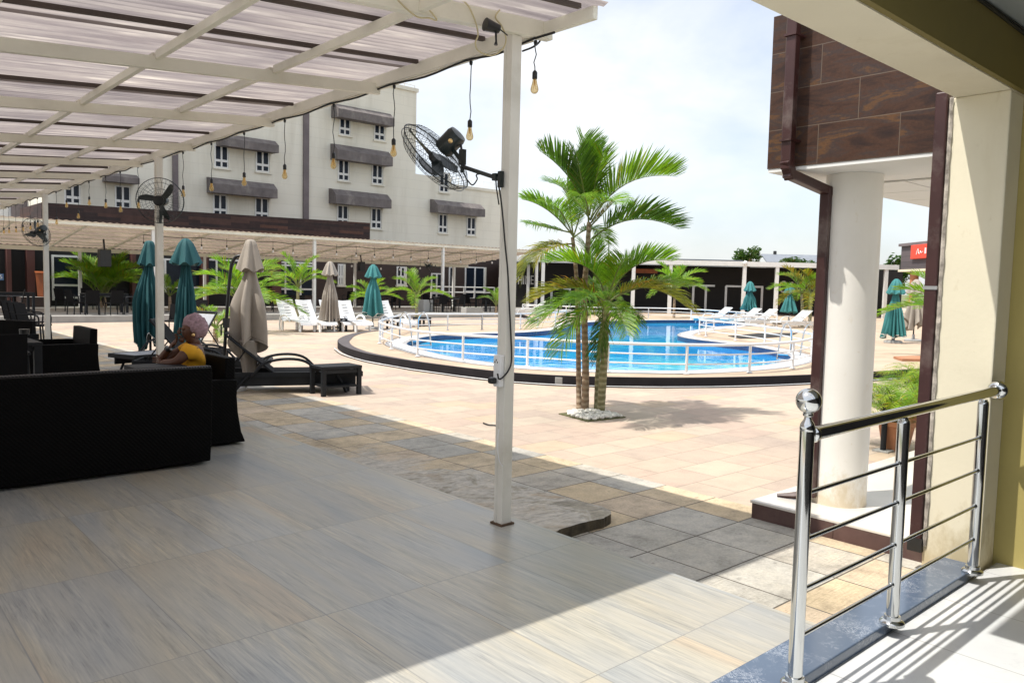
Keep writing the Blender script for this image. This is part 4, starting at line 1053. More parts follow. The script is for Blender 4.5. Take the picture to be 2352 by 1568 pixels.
letters('OSEPHINES', (1154,1164,1174,1184,1195,1203,1212,1222,1233), 644, 21, BD-.1, .58); letters('J', (1146,), 647, 20, BD-.1, .5)
letters('J', (1781,), 664, 24, BD-.1, .55); letters('O', (1799,), 660, 28, BD-.1, .66); letters('SEPH', (1818,1834,1852,1871), 658, 20, BD-.1, .7)
b = MB(); q = loc(atV(1712,604,CDp-.1)); b.sphere(q, .14, 10, 8); obj('floodlight', b, white_paint, bar, smooth=60)

# neighbouring slate-clad building with red sign
LX = 21.6
so_ = VIEW*44 + E1*LX; so_.z = .05
sb = thing('sign_building', 'slate clad corner building on terracotta columns with red sign', 'building', so_, YAW)
# local x runs along the view (away +), local y to the left
zT = atV(2057,566,44).z; zB = atV(2055,619,44).z
obj('upper_wall', MB().bb((-12,-6,zB-.05), (0,0,zT-.05)), slate, sb)
obj('roof_edge', MB().bb((-12.1,-6.1,zT-.05), (.12,.12,zT+.1)), strip_grey, sb)
obj('soffit_edge', MB().bb((-12,-6,zB-.17), (.1,.08,zB-.052)), wall_cream, sb)
for dx in (-.9, -4.1, -8.4):
    obj('column', MB().lathe([(.22,-.1), (.22,zB-.22)], 20, (dx,-.35,0)), terracotta, sb, smooth=40)
obj('dark_interior', MB().bb((-12,-6,-.2), (-.1,-2.4,zB-.2)), dark_void, sb)
for k in range(3): obj('step', MB().bb((-9,-2.4+.0,-.2), (-2.0+.35*k,.9-.35*k,.06+.13*k)), mat('pink_step', (.42,.30,.24), .8) if 'pink_step' not in bpy.data.materials else bpy.data.materials['pink_step'], sb)
sgn = thing('shop_sign', 'bright red sign with white lettering on the slate clad wall', 'sign', so_+Vector((0,0,0)), YAW)
z0 = atV(2091,595,42.6).z-.05; z1 = atV(2089,563,42.6).z-.05
obj('board', MB().bb((-4.6,.03,z0), (-1.3,.14,z1)), red_sign, sgn, bevel=.02)
b = MB(); zc = (z0+z1)/2
xx = -2.75
for w in (.16,.18,.10,.15,.17,.14,.16,.12):
    b.bb((xx-w,.141,zc-.13), (xx-.03,.155,zc+.17)); xx -= w+.04
obj('lettering', b, letter_white, sgn)
b = MB().tube([(-1.95,.15,zc-.15), (-2.0,.15,zc+.05), (-2.1,.15,zc+.15), (-2.15,.15,zc-.05), (-2.25,.15,zc-.12), (-2.35,.15,zc+.02), (-2.45,.15,zc-.08), (-2.6,.15,zc-.02)], .022, 5); obj('script_mark', b, letter_white, sgn)

# background: wall planes and roofs behind
sr = thing('solar_roof', 'blue grey panelled roof beyond the bar canopy', 'building', atV(1860,640,75)*1.0, YAW-PI/2)
obj('wall', MB().bb((-4.2,0,-4), (4.2,5,atV(1860,604,75).z-sr.location.z)), hotel_white, sr)
zz = atV(1860,604,75).z-sr.location.z
obj('roof', MB().add([(-4.3,-.4,zz), (4.3,-.4,zz), (4.0,5,zz+1.0), (-3.2,5,zz+1.0)], [(0,1,2,3)]).add([(-4.3,-.4,zz-.1), (4.3,-.4,zz-.1), (4.0,5,zz+.9), (-3.2,5,zz+.9)], [(0,1,2,3)]), roof_grey, sr)
lp = thing('street_lamp', 'thin lamp pole above the bar roof beside a tree', 'lamp', atV(1779,640,80))
obj('pole', MB().tube([(0,0,-5), (0,0,2.4)], .07, 8), steel_dull, lp); obj('lamp_head', MB().box((-.15,0,2.6), (.3,.25,.4)), black_plastic, lp, bevel=.05)
# ================================================================ pool railings and ladders
def pool_railing(lab, px, closed=False, sub=6, z=.058, own=None):
    P = [at(x, y, .055) for x, y in px]; base = P[0].copy(); base.z = z
    t = thing('pool_railing', lab, 'railing', base)
    P = [p-base for p in P]
    for p in P: p.z = 0
    for p in P:
        po = obj('post', MB().tube([p, p+Vector((0,0,.495))], .026, 10), pool_rail, t, smooth=50)
        obj('foot', MB().lathe([(.055,0), (.055,.012), (.03,.02)], 12, p), pool_rail, po)
    C = cat_open(P, sub)
    for zz, r in ((.17,.014), (.335,.014), (.505,.027)):
        obj('rail', MB().tube([c+Vector((0,0,zz)) for c in C], r, 8), pool_rail, t, smooth=60)
    return t
pool_railing('silver three bar railing curving along the near edge of the pool', [(1107,757), (1028,758), (941,760), (900,770), (878,780), (872,789), (899,802), (959,819), (1063,831), (1211,842), (1395,854), (1576,859), (1721,856), (1820,846), (1869,832)])
pool_railing('white railing round the island at the right of the pool', [(1864,818), (1816,805), (1756,793), (1689,782), (1621,773), (1606,768), (1639,763), (1689,759), (1756,757)])
pool_railing('white railing along the far edge of the pool before the loungers', [(1200,722), (1300,728), (1400,731), (1489,731), (1587,734), (1690,743), (1784,752)])
pool_railing('white railing of the left pool bulge behind the near post', [(1107,757), (1150,756), (1195,755), (1235,752), (1275,748), (1300,742)])

def ladder(lab, a, inn, w):
    a = a.copy(); a.z = .058; t = thing('pool_ladder', lab, 'ladder', a)
    d = inn.normalized(); s = Vector((-d.y, d.x, 0))
    for k in (-1, 1):
        o = s*w*k/2
        pts = [o+d*x+Vector((0,0,z)) for x, z in ((-.42,0), (-.42,.45), (-.33,.62), (-.16,.70), (.02,.62), (.12,.40), (.20,.05), (.25,-.25), (.27,-.5))]
        obj('handrail', MB().tube(cat_open(pts, 4), .022, 8), stainless, t, smooth=60)
    for x, z in ((.21,.0), (.24,-.13)):
        obj('step', MB().tube([d*x+s*w*.5+Vector((0,0,z)), d*x-s*w*.5+Vector((0,0,z))], .022, 8), stainless, t)
ladder('steel pool ladder at the left tip of the pool', at(958,781,.055), (at(1100,800,.05)-at(958,781,.05)), .55)
ladder('steel pool ladder at the right tip of the pool', at(1822,814,.055), (at(1700,825,.05)-at(1822,814,.05)), .55)
# cable and lamp at the kerb foot
cp = [offset(outer_s, .07)[i] for i in range(4, 88)]
tag(obj('cable', MB().tube([Vector((p.x+random.uniform(-.01,.01), p.y+random.uniform(-.01,.01), -.088)) for p in cp], .013, 6), white_plastic, smooth=60), 'thin white cable lying along the foot of the pool kerb', 'cable')
tag(obj('cable', MB().tube([Vector((p.x, p.y, -.09)) for p in [offset(outer_s, .115+.012*math.sin(i*.7))[i] for i in range(6, 86)]], .009, 6), cord_black, smooth=60), 'thin black cable lying along the foot of the pool kerb', 'cable')
fl = thing('floodlight', 'small grey floodlight standing against the dark pool kerb', 'lamp', at(1283,884,-.1), YAW)
obj('lamp_box', MB().box((0,0,.075), (.06,.12,.11)), concrete_grey, fl, bevel=.008); obj('lens', MB().box((.033,0,.075), (.006,.10,.09)), letter_white, fl); obj('bracket', MB().box((0,0,.012), (.04,.08,.024)), steel_dull, fl)
tag(obj('twig', MB().tube(cat_open([at(x, y, -.088) for x, y in [(1110,971), (1122,975), (1135,976), (1146,978)]], 4), .009, 5), cord_black, smooth=60), 'dark curved twig on the pavers beside the near post', 'twig')

# ================================================================ loungers
def make_white_lounger(lab, grp, m=white_plastic):
    t = thing('sun_lounger', lab, 'sun lounger', (0,0,0), group=grp)
    def shell(pr, w0, th=.035):
        P = []
        for i, (y, z) in enumerate(pr): P.append([Vector((x*w0, y, z + (.02*(abs(x) > .45)))) for x in (-.5,-.46,0,.46,.5)])
        b = MB().grid(P); Q = [[p-Vector((0,.01,th)) for p in row] for row in P]; b.grid([list(reversed(r)) for r in Q])
        n = len(P)
        for row, q in ((P[0], Q[0]), (P[-1], Q[-1])): b.grid([row, q])
        b.grid([[r[0] for r in P], [r[0] for r in Q]]); b.grid([[r[-1] for r in P], [r[-1] for r in Q]]); return b
    obj('seat', shell([(-1.02,.24), (-.98,.30), (-.7,.33), (-.4,.36), (-.15,.35), (.05,.31), (.25,.30)], .60), m, t, smooth=35)
    bk = obj('backrest', shell([(.22,.30), (.32,.42), (.5,.66), (.62,.86), (.66,.95), (.67,.97)], .58), m, t, smooth=35)
    s = MB()
    for f in (.35, .5, .65, .8):
        y = .24+.42*f; z = .32+.62*f
        s.box((0, y-.012, z+.012), (.17,.012,.018), Euler((R(-33),0,0)).to_matrix())
    obj('slots', s, concrete_grey, bk)
    for x in (-.25,.25):
        for y in (-.88,.30): obj('leg', MB().bar((x,y,.0), (x*.97,y*.96,.31), .09, .05), m, t, bevel=.01)
    for k in (-1,1):
        pts = [(k*.32,-.35,.30), (k*.335,-.3,.42), (k*.34,-.12,.50), (k*.335,.1,.49), (k*.33,.28,.40), (k*.32,.36,.20), (k*.31,.36,.02)]
        obj('armrest', MB().tube(cat_open([Vector(p) for p in pts], 4), .033, 8), m, t, smooth=60)
    return t
GW = 'white plastic loungers beside the pool'
wl0 = make_white_lounger('white plastic sun lounger, leftmost of the row by the terrace', GW)
wpx = [(707,763,'white plastic sun lounger, leftmost of the row by the terrace'), (752,763,'white plastic sun lounger left of the pale beige umbrella'), (806,762,'white plastic sun lounger behind the small black table'), (841,763,'white plastic sun lounger in front of the far teal umbrella'), (937,760,'white plastic sun lounger alone behind the pool ladder')]
for i, (x, y, lab) in enumerate(wpx):
    p = at(x, y, -.1); p = Vector((p.x, p.y+.95, -.1)); rz = R(random.uniform(-5,5))
    if i == 0: wl0.location = p; wl0.rotation_euler.z = rz
    else: dup(wl0, p, rz, lab)
def make_sling_lounger(lab, fm, sm, loc, rz, back=42, grp=None):
    t = thing('sling_lounger', lab, 'sun lounger', loc, rz, group=grp)     # foot towards +x
    sl = MB().grid([[Vector((x, y, .30-.015*math.sin((y+.3)/.6*PI))) for y in (-.31,-.15,0,.15,.31)] for x in (-.15,.2,.6,1.02)])
    sl.grid([[Vector((x, y, .29-.015*math.sin((y+.3)/.6*PI))) for y in (.31,.15,0,-.15,-.31)] for x in (-.15,.2,.6,1.02)])
    obj('sling_seat', sl, sm, t)
    c, s = math.cos(R(back)), math.sin(R(back))
    B = lambda u, y, o=0: Vector((-.15-u*c-o*s, y, .30+u*s-o*c))
    sl = MB().grid([[B(u,y) for y in (-.30,0,.30)] for u in (0,.4,.8)]); sl.grid([[B(u,y,.012) for y in (.30,0,-.30)] for u in (0,.4,.8)])
    bk = obj('backrest', sl, sm, t)
    f = MB()
    for k in (-1,1): f.tube([B(-.02,k*.31,.01), B(.84,k*.31,.01)], .018, 8)
    f.tube([B(.84,-.31,.01), B(.84,.31,.01)], .024, 8); obj('back_frame', f, fm, bk)
    f = MB()
    for k in (-1,1): f.bar((-.95,k*.33,.27), (1.08,k*.33,.27), .035, .07)
    f.bar((1.08,-.35,.27), (1.08,.35,.27), .04, .07); f.bar((-.95,-.35,.27), (-.95,.35,.27), .035, .06)
    f.bb((-.9,-.325,.11), (1.0,-.30,.25)); f.bb((-.9,.30,.11), (1.0,.325,.25))
    obj('frame', f, fm, t)
    for k in (-1,1):
        obj('leg', MB().tube(cat_open([Vector((-.72,k*.35,0)), Vector((-.62,k*.35,.13)), Vector((-.5,k*.35,.26))], 4), .022, 8), fm, t, smooth=60)
        obj('leg', MB().tube(cat_open([Vector((.86,k*.35,0)), Vector((.80,k*.35,.13)), Vector((.72,k*.35,.26))], 4), .022, 8), fm, t, smooth=60)
        obj('armrest', MB().tube(cat_open([Vector((-.45,k*.36,.26)), Vector((-.28,k*.38,.44)), Vector((.0,k*.385,.50)), Vector((.28,k*.38,.46)), Vector((.48,k*.36,.28))], 5), .02, 8), fm, t, smooth=60)
        obj('back_strut', MB().tube([B(.5,k*.28,.02), Vector((-.78,k*.28,.27))], .012, 6), fm, t)
    return t
p = at(705,893,-.1)
make_sling_lounger('black sling sun lounger behind the black side table with its back raised', black_wood, black_fabric, Vector((5.16,10.78,-.1)), R(-24), 40, 'black sling loungers by the near patio')
make_sling_lounger('black sling sun lounger behind the hanging beige umbrella, half hidden', black_wood, black_fabric, Vector((4.72,12.9,-.1)), R(-30), 50, 'black sling loungers by the near patio')
make_sling_lounger('dark sling sun lounger with pale backrest behind the seated woman', black_wood, grey_fabric, Vector((4.9,14.6,-.1)), R(-160), 55, 'black sling loungers by the near patio')
for (x, y, rz, lab) in [(1640,742,R(200)+YAW-PI/2,'pale grey sling lounger, leftmost behind the far pool railing'), (1706,745,R(200)+YAW-PI/2,'pale grey sling lounger below the far teal umbrella'), (1742,748,R(200)+YAW-PI/2,'pale grey sling lounger in the middle of the far right group'), (1822,752,R(205)+YAW-PI/2,'grey sling lounger with a dark cover, rightmost beside the far palm'), (1218,722,R(190)+YAW-PI/2,'white sling lounger behind the far left railing')]:
    make_sling_lounger(lab, white_paint, grey_fabric, Vector((*at(x,y,.055).xy,.055)), rz, 36, 'pale sling loungers beyond the pool').scale = (.88,)*3

def make_table(lab, loc, rz, sx, sy, h, m, shelf=True, leg=.06, grp=None):
    t = thing('side_table' if h < .6 else 'dining_table', lab, 'table', loc, rz, group=grp)
    tp = MB()
    if shelf:
        n = 6
        for k in range(n): tp.box((0, -sy/2+sy*(k+.5)/n, h-.02), (sx, sy/n-.006, .04))
    else: tp.box((0,0,h-.02), (sx,sy,.04))
    obj('tabletop', tp, m, t, bevel=.003)
    for a in (-1,1):
        for b_ in (-1,1): obj('leg', MB().box((a*(sx/2-leg/2-.005), b_*(sy/2-leg/2-.005), (h-.04)/2), (leg,leg,h-.04)), m, t, bevel=.004)
    if shelf: obj('shelf', MB().box((0,0,.13), (sx-leg*2,sy-.02,.025)), m, t)
    for k in (-1,1): obj('apron', MB().box((0,k*(sy/2-leg/2),h-.075), (sx-2*leg,.02,.05)), m, t)
    return t
make_table('black slatted side table with a lower shelf beside the black lounger', Vector((5.60,10.06,-.1)), R(-3), .62, .44, .42, black_wood)
make_table('small black table between the white loungers', Vector((at(783,762,-.1).x,at(783,762,-.1).y+.25,-.1)), 0, .52,.45,.42, black_wood)
make_table('small black table beside the lone white lounger', Vector((at(912,757,-.1).x,at(912,757,-.1).y+.5,-.1)), 0, .5,.5,.42, black_wood)
make_table('small black table right of the lone white lounger', Vector((at(984,757,-.1).x,at(984,757,-.1).y+.4,-.1)), 0, .5,.45,.42, black_wood)

# ================================================================ umbrellas
def umbrella(lab, loc, H, hood, body, z_bot, r_bot, m, trim=None, folds=8, ph=0., lean=0., pole=True, base=True, rz=0, ragged=.05, seed=1, basem=None, crease=1.0):
    t = thing('parasol', lab, 'parasol', loc, rz, group='closed parasols round the pool')
    rnd = random.Random(seed)
    N = 64
    jag = [rnd.uniform(-1,1) for _ in range(folds*2)]
    def rip(th, a, k=folds): return 1 + a*math.cos(k*th+ph) + a*.35*math.sin((k*2)*th+ph*2)
    zh = H-.47
    def fn(i, th, r, z):
        f = i/9
        return r*rip(th, .06+.10*f), z + (.035*math.cos(folds*th+ph)*f**2)
    prof = [(.012,H), (.045,H-.006), (.072,H-.03), (hood*.48,H-.09), (hood*.60,H-.16), (hood*.70,H-.23), (hood*.80,H-.30), (hood*.90,H-.37), (hood,H-.44), (hood*.94,H-.435)]
    cn = obj('vent_hood', MB().lathe(prof, N, fn=fn), m, t, smooth=50)
    rows = 26; L = []
    def fb_(i, th, r, z):
        f = i/(rows-1); k = int((th/(2*PI))*folds*2) % (folds*2)
        a = (.16+.24*f)*crease
        cw = math.cos(folds*th+ph+.5*math.sin(3*f+seed)); cw = 1-2*(1-abs(cw))**.8 if seed % 2 else cw
        rr = r*(1 + a*cw + .08*math.sin(5*th+seed+f*2) + .05*math.sin(11*th+f*6+seed))
        zz = z
        if f > .55: zz = z + ((f-.55)/.45)*(ragged*(math.cos(folds*.5*th+seed)+.8*math.sin(3*th+seed*2)) + .03*math.cos(folds*th+ph))
        return rr, zz
    prof = []
    for i in range(rows):
        f = i/(rows-1); z = (H-.40)+(z_bot-(H-.40))*f
        g_ = min(1, f/.5); r = .06+(body-.06)*(g_*g_*(3-2*g_)*.55+g_*.45) if f < .5 else body+(r_bot-body)*((f-.5)/.5)
        prof.append((r, z))
    bb_ = MB().lathe(prof, N, fn=fb_)
    bb_.f = bb_.f[:-2]; bb_.mi = bb_.mi[:-2]
    if lean:
        for v in bb_.v:
            f = max(0, (H-.3-v.z)/(H-.3)); v.x += lean*math.sin(f*PI)*.6
    cv = obj('draped_canopy', bb_, m, t, smooth=70)
    sd = cv.modifiers.new('cloth', 'SOLIDIFY'); sd.thickness = .006
    if trim:
        pts = []
        for k in range(N+1):
            th = 2*PI*k/N; rr, zz = fb_(rows-1, th, prof[-1][0], prof[-1][1])
            pts.append(Vector((rr*math.cos(th)*1.01, rr*math.sin(th)*1.01, zz)))
        if lean:
            for v in pts:
                f = max(0, (H-.3-v.z)/(H-.3)); v.x += lean*math.sin(f*PI)*.6
        obj('piping', MB().tube(pts, .008, 5, cap=False), trim, cv)
    obj('strap', MB().lathe([(.10,H*.55), (.105,H*.55+.03)], 20), m, t) if 0 else None
    if pole: obj('pole', MB().tube([(0,0,0.02), (0,0,H-.02)], .022, 10), black_plastic, t, smooth=50)
    if base: obj('base', MB().lathe([(.26,0), (.26,.05), (.22,.075), (.05,.085), (.04,.22)], 24), basem or concrete_grey, t, smooth=40)
    return t
p = at(346,838,-.1); p.z = -.1
umbrella('closed teal parasol leaning left of the second canopy post', p, 2.28, .182, .185, .42, .175, teal_fabric, white_trim, 7, .4, -.10, seed=3, ragged=.11)
p = at(429,850,-.1); p.z = -.1
umbrella('closed teal parasol behind the seated woman', p, 2.30, .24, .13, .35, .18, teal_fabric, white_trim, 7, 1.4, .0, seed=5)
# hanging cantilever parasol, beige
p = atV(577,893,11.35); p.z = -.1
t = umbrella('closed beige cantilever parasol hanging from a curved black pole', p, 2.19, .180, .180, .66, .175, beige_fabric, beige_fabric, 5, 2.2, -.07, crease=1.5, pole=False, base=False, seed=8, ragged=.17, rz=.6)
inv = Matrix.Rotation(-.6, 3, 'Z')
E = lambda x, z: inv @ (E1*((x-577)/1800*11.35) + Vector((0,0,z)))
obj('curved_pole', MB().tube(cat_open([E(512,.02), E(516,.6), E(521,1.1), E(526,1.5), E(532,1.80), E(542,1.93), E(556,1.96), E(575,2.05), E(577,2.12)], 5), .024, 10), black_plastic, t, smooth=60)
obj('crank', MB().tube([E(521,1.0), E(508,.95), E(508,.8)], .012, 6).box(E(520,.98), (.07,.07,.14)), black_plastic, t)
obj('base', MB().lathe([(.33,0), (.33,.05), (.28,.075), (.05,.085), (.05,.2)], 24, E(512,0)), letter_white, t, smooth=40)
fold = MB()   # the long tail of cloth that hangs to the ground
rows = []
for i in range(14):
    f = i/13; z = .75-.70*f; row = []
    for j in range(9):
        u = j/8; x = 552+ (50-22*f)*u + 3*f*4
        q = E(x-6+8*f, z+.10*f*(u)) + inv @ (VIEW*(-.05-.16*math.sin(u*PI*1.0)*(1-.3*f)+.03*math.sin(u*11)))
        row.append(q)
    rows.append(row)
o = obj('cloth_tail', fold.grid(rows), beige_fabric, t, smooth=70); sd = o.modifiers.new('cloth', 'SOLIDIFY'); sd.thickness = .008
def up(px, ybase, D, z0, ytop): p = atV(px,ybase,D); h = atV(px,ytop,D).z - z0; p.z = z0; return p, h
p, h = up(757,760,25.2,-.1,600); umbrella('closed pale beige parasol among the white loungers', p, h, .24, .2, .30, .25, beige_fabric, None, 8, .5, seed=11, ragged=.04)
p, h = up(856,755,27,-.1,607); umbrella('closed teal parasol behind the white loungers', p, h, .27, .22, .5, .29, teal_dark_fabric, white_trim, 8, .9, seed=12, ragged=.04)
p, h = up(1719,745,36,.055,646); umbrella('closed teal parasol in front of the bar posts', p, h, .26, .21, .6, .28, teal_dark_fabric, None, 8, .1, seed=13, ragged=.03)
p, h = up(1811,745,37,.055,651); umbrella('closed teal parasol left of the far right palm', p, h, .26, .2, .5, .30, teal_dark_fabric, None, 8, .7, seed=14, ragged=.03)
p, h = up(2050,806,23.5,.055,640); umbrella('closed teal parasol standing just right of the round column', p, h, .25, .18, .22, .27, teal_dark_fabric, white_trim, 8, .3, seed=15, ragged=.05)
p, h = up(2096,801,24.5,.055,641); umbrella('closed beige parasol half hidden by the right palm', p, h, .27, .2, .5, .26, beige_fabric, None, 8, .3, seed=16, ragged=.12)
tag(obj('ramp_board', MB().extrude([at(x,y,.055) for x,y in [(2052,823), (2072,829), (2175,830), (2160,820)]], (0,0,.05)), terracotta), 'flat brown board lying on the pool deck before the parasols', 'board')

# ================================================================ dark rattan seating
def make_sofa(lab, loc, rz, W, D, H, arm_h):
    t = thing('rattan_sofa', lab, 'sofa', loc, rz)      # back along y = 0, seat towards +y, width along x
    rows = []
    fl = lambda z: -.02+.05*(1-z/H)**2
    prof = [(fl(z)*-1.0, z) for z in [0.03, .15, .3, .5, .65, H-.02, H]] 
    b = MB().extrude([(-W/2, -p[0]-.03, p[1]) for p in prof][::1] + [(-W/2,.10,H), (-W/2,.12,.03)], (W,0,0))
    bk = obj('backrest', b, wicker_black, t, bevel=.008)
    braid = MB(); n = int(W/.022)
    for k in range(n):
        x = -W/2+W*(k+.5)/n; braid.sphere((x, .035, H+.004), .012, 6, 4, (1.0,3.6,.7), Euler((0,0,R(28))).to_matrix())
    obj('braided_edge', braid, mat('braided_wicker_edge', (.035,.036,.038), .45, var=.3, scale=20) if 'braided_wicker_edge' not in bpy.data.materials else bpy.data.materials['braided_wicker_edge'], bk)
    obj('seat_base', MB().bb((-W/2+.08,.12,.04), (W/2-.08,D,.34)), wicker_black, t, bevel=.01)
    for k in (-1,1):
        xx = k*(W/2-.04)
        b = MB().extrude([(xx-.06+.00,y,z) for y, z in ((.10,.02), (.10,arm_h-.02), (.2,arm_h), (D-.05,arm_h), (D,arm_h-.05), (D+.02,.02))], (.12,0,0)); obj('arm', b, wicker_black, t, bevel=.012)
    n = 3
    for k in range(n):
        w = (W-.2)/n; obj('cushion', MB().box((-W/2+.1+w*(k+.5), (D+.13)/2, .40), (w-.02, D-.15, .11)), black_fabric, t, bevel=.03)
    return t
make_sofa('large black wicker sofa seen from behind in the foreground', Vector((1.10,6.36,0)), 0, 2.6, .60, .80, .60)
def make_armchair(lab, loc, rz, W=1.0, grp='black wicker armchairs on the near patio'):
    t = thing('rattan_armchair', lab, 'armchair', loc, rz, group=grp)    # front at x=0 facing -x, back at x=.86
    b = MB().extrude([(x,.06,z) for x, z in ((.74,.30), (.77,.80), (.86,.80), (.855,.6), (.85,.45), (.86,.3), (.89,.12), (.93,.02), (.78,.02))], (0,W-.12,0)); obj('backrest', b, wicker_black, t, bevel=.01)
    for y in (0, W-.06):
        b = MB().extrude([(x,y,z) for x, z in ((.02,.02), (.05,.25), (.03,.56), (.12,.61), (.72,.61), (.855,.60), (.85,.45), (.86,.3), (.89,.12), (.93,.02))], (0,.06,0)); obj('arm', b, wicker_black, t, bevel=.012)
    obj('seat_base', MB().bb((.06,.06,.05), (.74,W-.06,.33)), wicker_black, t, bevel=.01)
    obj('cushion', MB().bb((.08,.08,.33), (.74,W-.08,.44)), black_fabric, t, bevel=.03)
    return t
ac = make_armchair('black wicker armchair in which the woman sits', Vector((2.03,6.98,0)), 0, 1.05)
dup(ac, Vector((2.02,11.6,0)), 0, 'black wicker armchair with its back to the court, left of the teal parasol')
p = at(45,742,.8); dup(ac, Vector((p.x-.3,p.y,0)), R(40), 'black wicker armchair at the left edge beyond the black table')
make_table('black dining table under the canopy at the left edge', Vector((.72,10.75,0)), 0, 2.5, .85, .74, black_wood, False, .08, 'dark patio tables')
_q = atY(312,846,7.15)
make_table('small black table in front of the seated woman', Vector((_q.x+.22,7.33,0)), 0, .44, .34, _q.z, black_wood, False, .06, 'dark patio tables')
cup = thing('ashtray', 'small dark pot on the black dining table at the left', 'pot', Vector((*at(56,772,.74).xy,.74)))
obj('pot', MB().lathe([(.04,0), (.055,.02), (.06,.09), (.05,.09)], 14), black_plastic, cup)

# dining chairs
def make_chair(lab, loc, rz, grp):
    t = thing('dining_chair', lab, 'chair', loc, rz, group=grp)          # faces +x
    obj('seat', MB().bb((-.22,-.23,.40), (.24,.23,.44)), black_fabric, t, bevel=.008)
    obj('backrest', MB().add([(-.22,-.22,.44), (-.22,.22,.44), (-.32,.21,.88), (-.32,-.21,.88), (-.25,-.22,.44), (-.25,.22,.44), (-.35,.21,.88), (-.35,-.21,.88)], [(0,1,2,3), (5,4,7,6), (0,4,5,1), (2,6,7,3), (1,5,6,2), (0,3,7,4)]), black_fabric, t)
    for a, b_ in ((.21,-.21), (.21,.21), (-.22,-.21), (-.22,.21)):
        obj('leg', MB().tube([(a*1.12,b_*1.05,0), (a,b_,.42)], .018, 6), black_wood, t)
    for k in (-1,1): obj('armrest', MB().tube(cat_open([Vector((.2,k*.24,.42)), Vector((.2,k*.26,.60)), Vector((.1,k*.265,.65)), Vector((-.27,k*.24,.66))], 3), .017, 6), black_wood, t, smooth=60)
    return t
GT = 'black dining chairs on the far terrace'
ch0 = make_chair('black dining chair left end of the terrace table below the palms', (0,0,.12), 0, GT)
chairs = [(178,722,.3,'black dining chair, left end of the terrace table below the loudspeaker'), (212,727,1.4,'black dining chair, near left side of the table below the loudspeaker'), (262,727,1.7,'black dining chair, near right side of the table below the loudspeaker'), (300,722,3.0,'black dining chair, right end of the table below the loudspeaker'), (338,716,2.6,'black dining chair left of the second canopy post on the terrace'), (205,711,-1.5,'black dining chair, far left side of the table below the loudspeaker'), (285,712,-1.6,'black dining chair, far right side of the table below the loudspeaker'),
          (150,714,.6,'black dining chair just right of the third canopy post on the terrace'), (12,726,0.,'black dining chair at the left picture edge on the terrace'), (32,727,3.0,'black dining chair second from the left picture edge on the terrace'),
          (988,716,.2,'black dining chair left of the far canopy post with the fan'), (1012,722,1.4,'black dining chair at the foot of the far canopy post with the fan'), (1050,720,1.9,'black dining chair just right of the far canopy post with the fan'), (1034,710,-1.2,'black dining chair behind the far canopy post with the fan'), (1112,722,1.2,'black dining chair left of the near post, front of its table'), (1140,721,1.9,'black dining chair half hidden by the near post on the terrace'), (1120,709,-1.4,'black dining chair behind the table left of the near post'), (1078,714,0.3,'black dining chair between the two right terrace tables'),
          (628,716,.4,'black dining chair left of the white loungers on the terrace'), (612,712,2.6,'black dining chair behind the hanging beige parasol on the terrace'), (872,712,.3,'black dining chair right of the far teal parasol on the terrace'), (895,712,2.9,'black dining chair between teal parasol and planter palm'), (800,706,1.5,'black dining chair behind the beige parasol among loungers'), (833,705,-1.5,'black dining chair behind the far teal parasol')]
for i, (x, y, rz, lab) in enumerate(chairs):
    p = at(x, y, .12); p.z = .12
    if p.y < 30.6: p *= 30.9/p.y; p.z = .12
    if i == 0: ch0.location = p; ch0.rotation_euler.z = rz; ch0['label'] = lab
    else: dup(ch0, p, rz, lab)
tb0 = make_table('black terrace table below the loudspeaker and palms', (0,0,.12), 0, 1.5, .85, .74, black_wood, False, .08, 'black tables on the far terrace')
for i, (x, y, lab) in enumerate([(240,718,'black terrace table below the loudspeaker and palms'), (1030,716,'black terrace table at the far canopy post with the fan'), (1128,716,'black terrace table just left of the near post'), (884,707,'black terrace table right of the far teal parasol'), (20,718,'black terrace table at the left picture edge'), (618,709,'black terrace table behind the hanging beige parasol')]):
    p = at(x, y, .12); p.z = .12
    if p.y < 31: p *= 31.2/p.y; p.z = .12
    if i == 0: tb0.location = p
    else: dup(tb0, p, R(random.uniform(-8,8)), lab)
GP = 'black chairs lined up on the near patio'
for i, (x, y, D, lab) in enumerate([(62,704,17.0,'black dining chair, nearest of three behind the black table'), (45,701,17.9,'black dining chair, middle of three behind the black table'), (28,700,18.8,'black dining chair, farthest left of three behind the black table')]):
    p = atV(x+18,y,D); p.z = 0; c_ = dup(ch0, p, YAW-PI/2+R(4), lab, GP)
for xx, lab in ((.05,'black dining chair at the near side of the patio table, farthest left'), (.78,'black dining chair at the near side of the patio table, in the middle'), (1.5,'black dining chair at the near side of the patio table, nearest the armchairs')):
    dup(ch0, Vector((xx,10.05,0)), PI/2, lab, GP)
for i, (x, y, lab) in enumerate([(398,772,'grey sling chair just right of the second canopy post'), (455,748,'grey sling chair behind the mauve hat')]):
    p = at(x, y, -.1); p.z = -.1; c_ = dup(ch0, p, YAW+PI, lab, 'grey backed chairs between the teal parasols')
pl0 = thing('planter_box', 'square grey planter box beside the small terrace palm', 'planter', Vector((*at(976,716,.12).xy,.12)), group='planters on the terrace')
obj('box', MB().bb((-.28,-.28,0), (.28,.28,.6)), concrete_grey, pl0, bevel=.015); obj('soil', MB().bb((-.24,-.24,.5), (.24,.24,.606)), soil_mat, pl0)
pl1 = thing('planter_box', 'long low grey planter box just left of the near post', 'planter', Vector((*at(1084,721,.12).xy,.12)), group='planters on the terrace')
obj('box', MB().bb((-.5,-.2,0), (.5,.2,.32)), concrete_grey, pl1, bevel=.015); obj('soil', MB().bb((-.46,-.16,.25), (.46,.16,.325)), soil_mat, pl1)
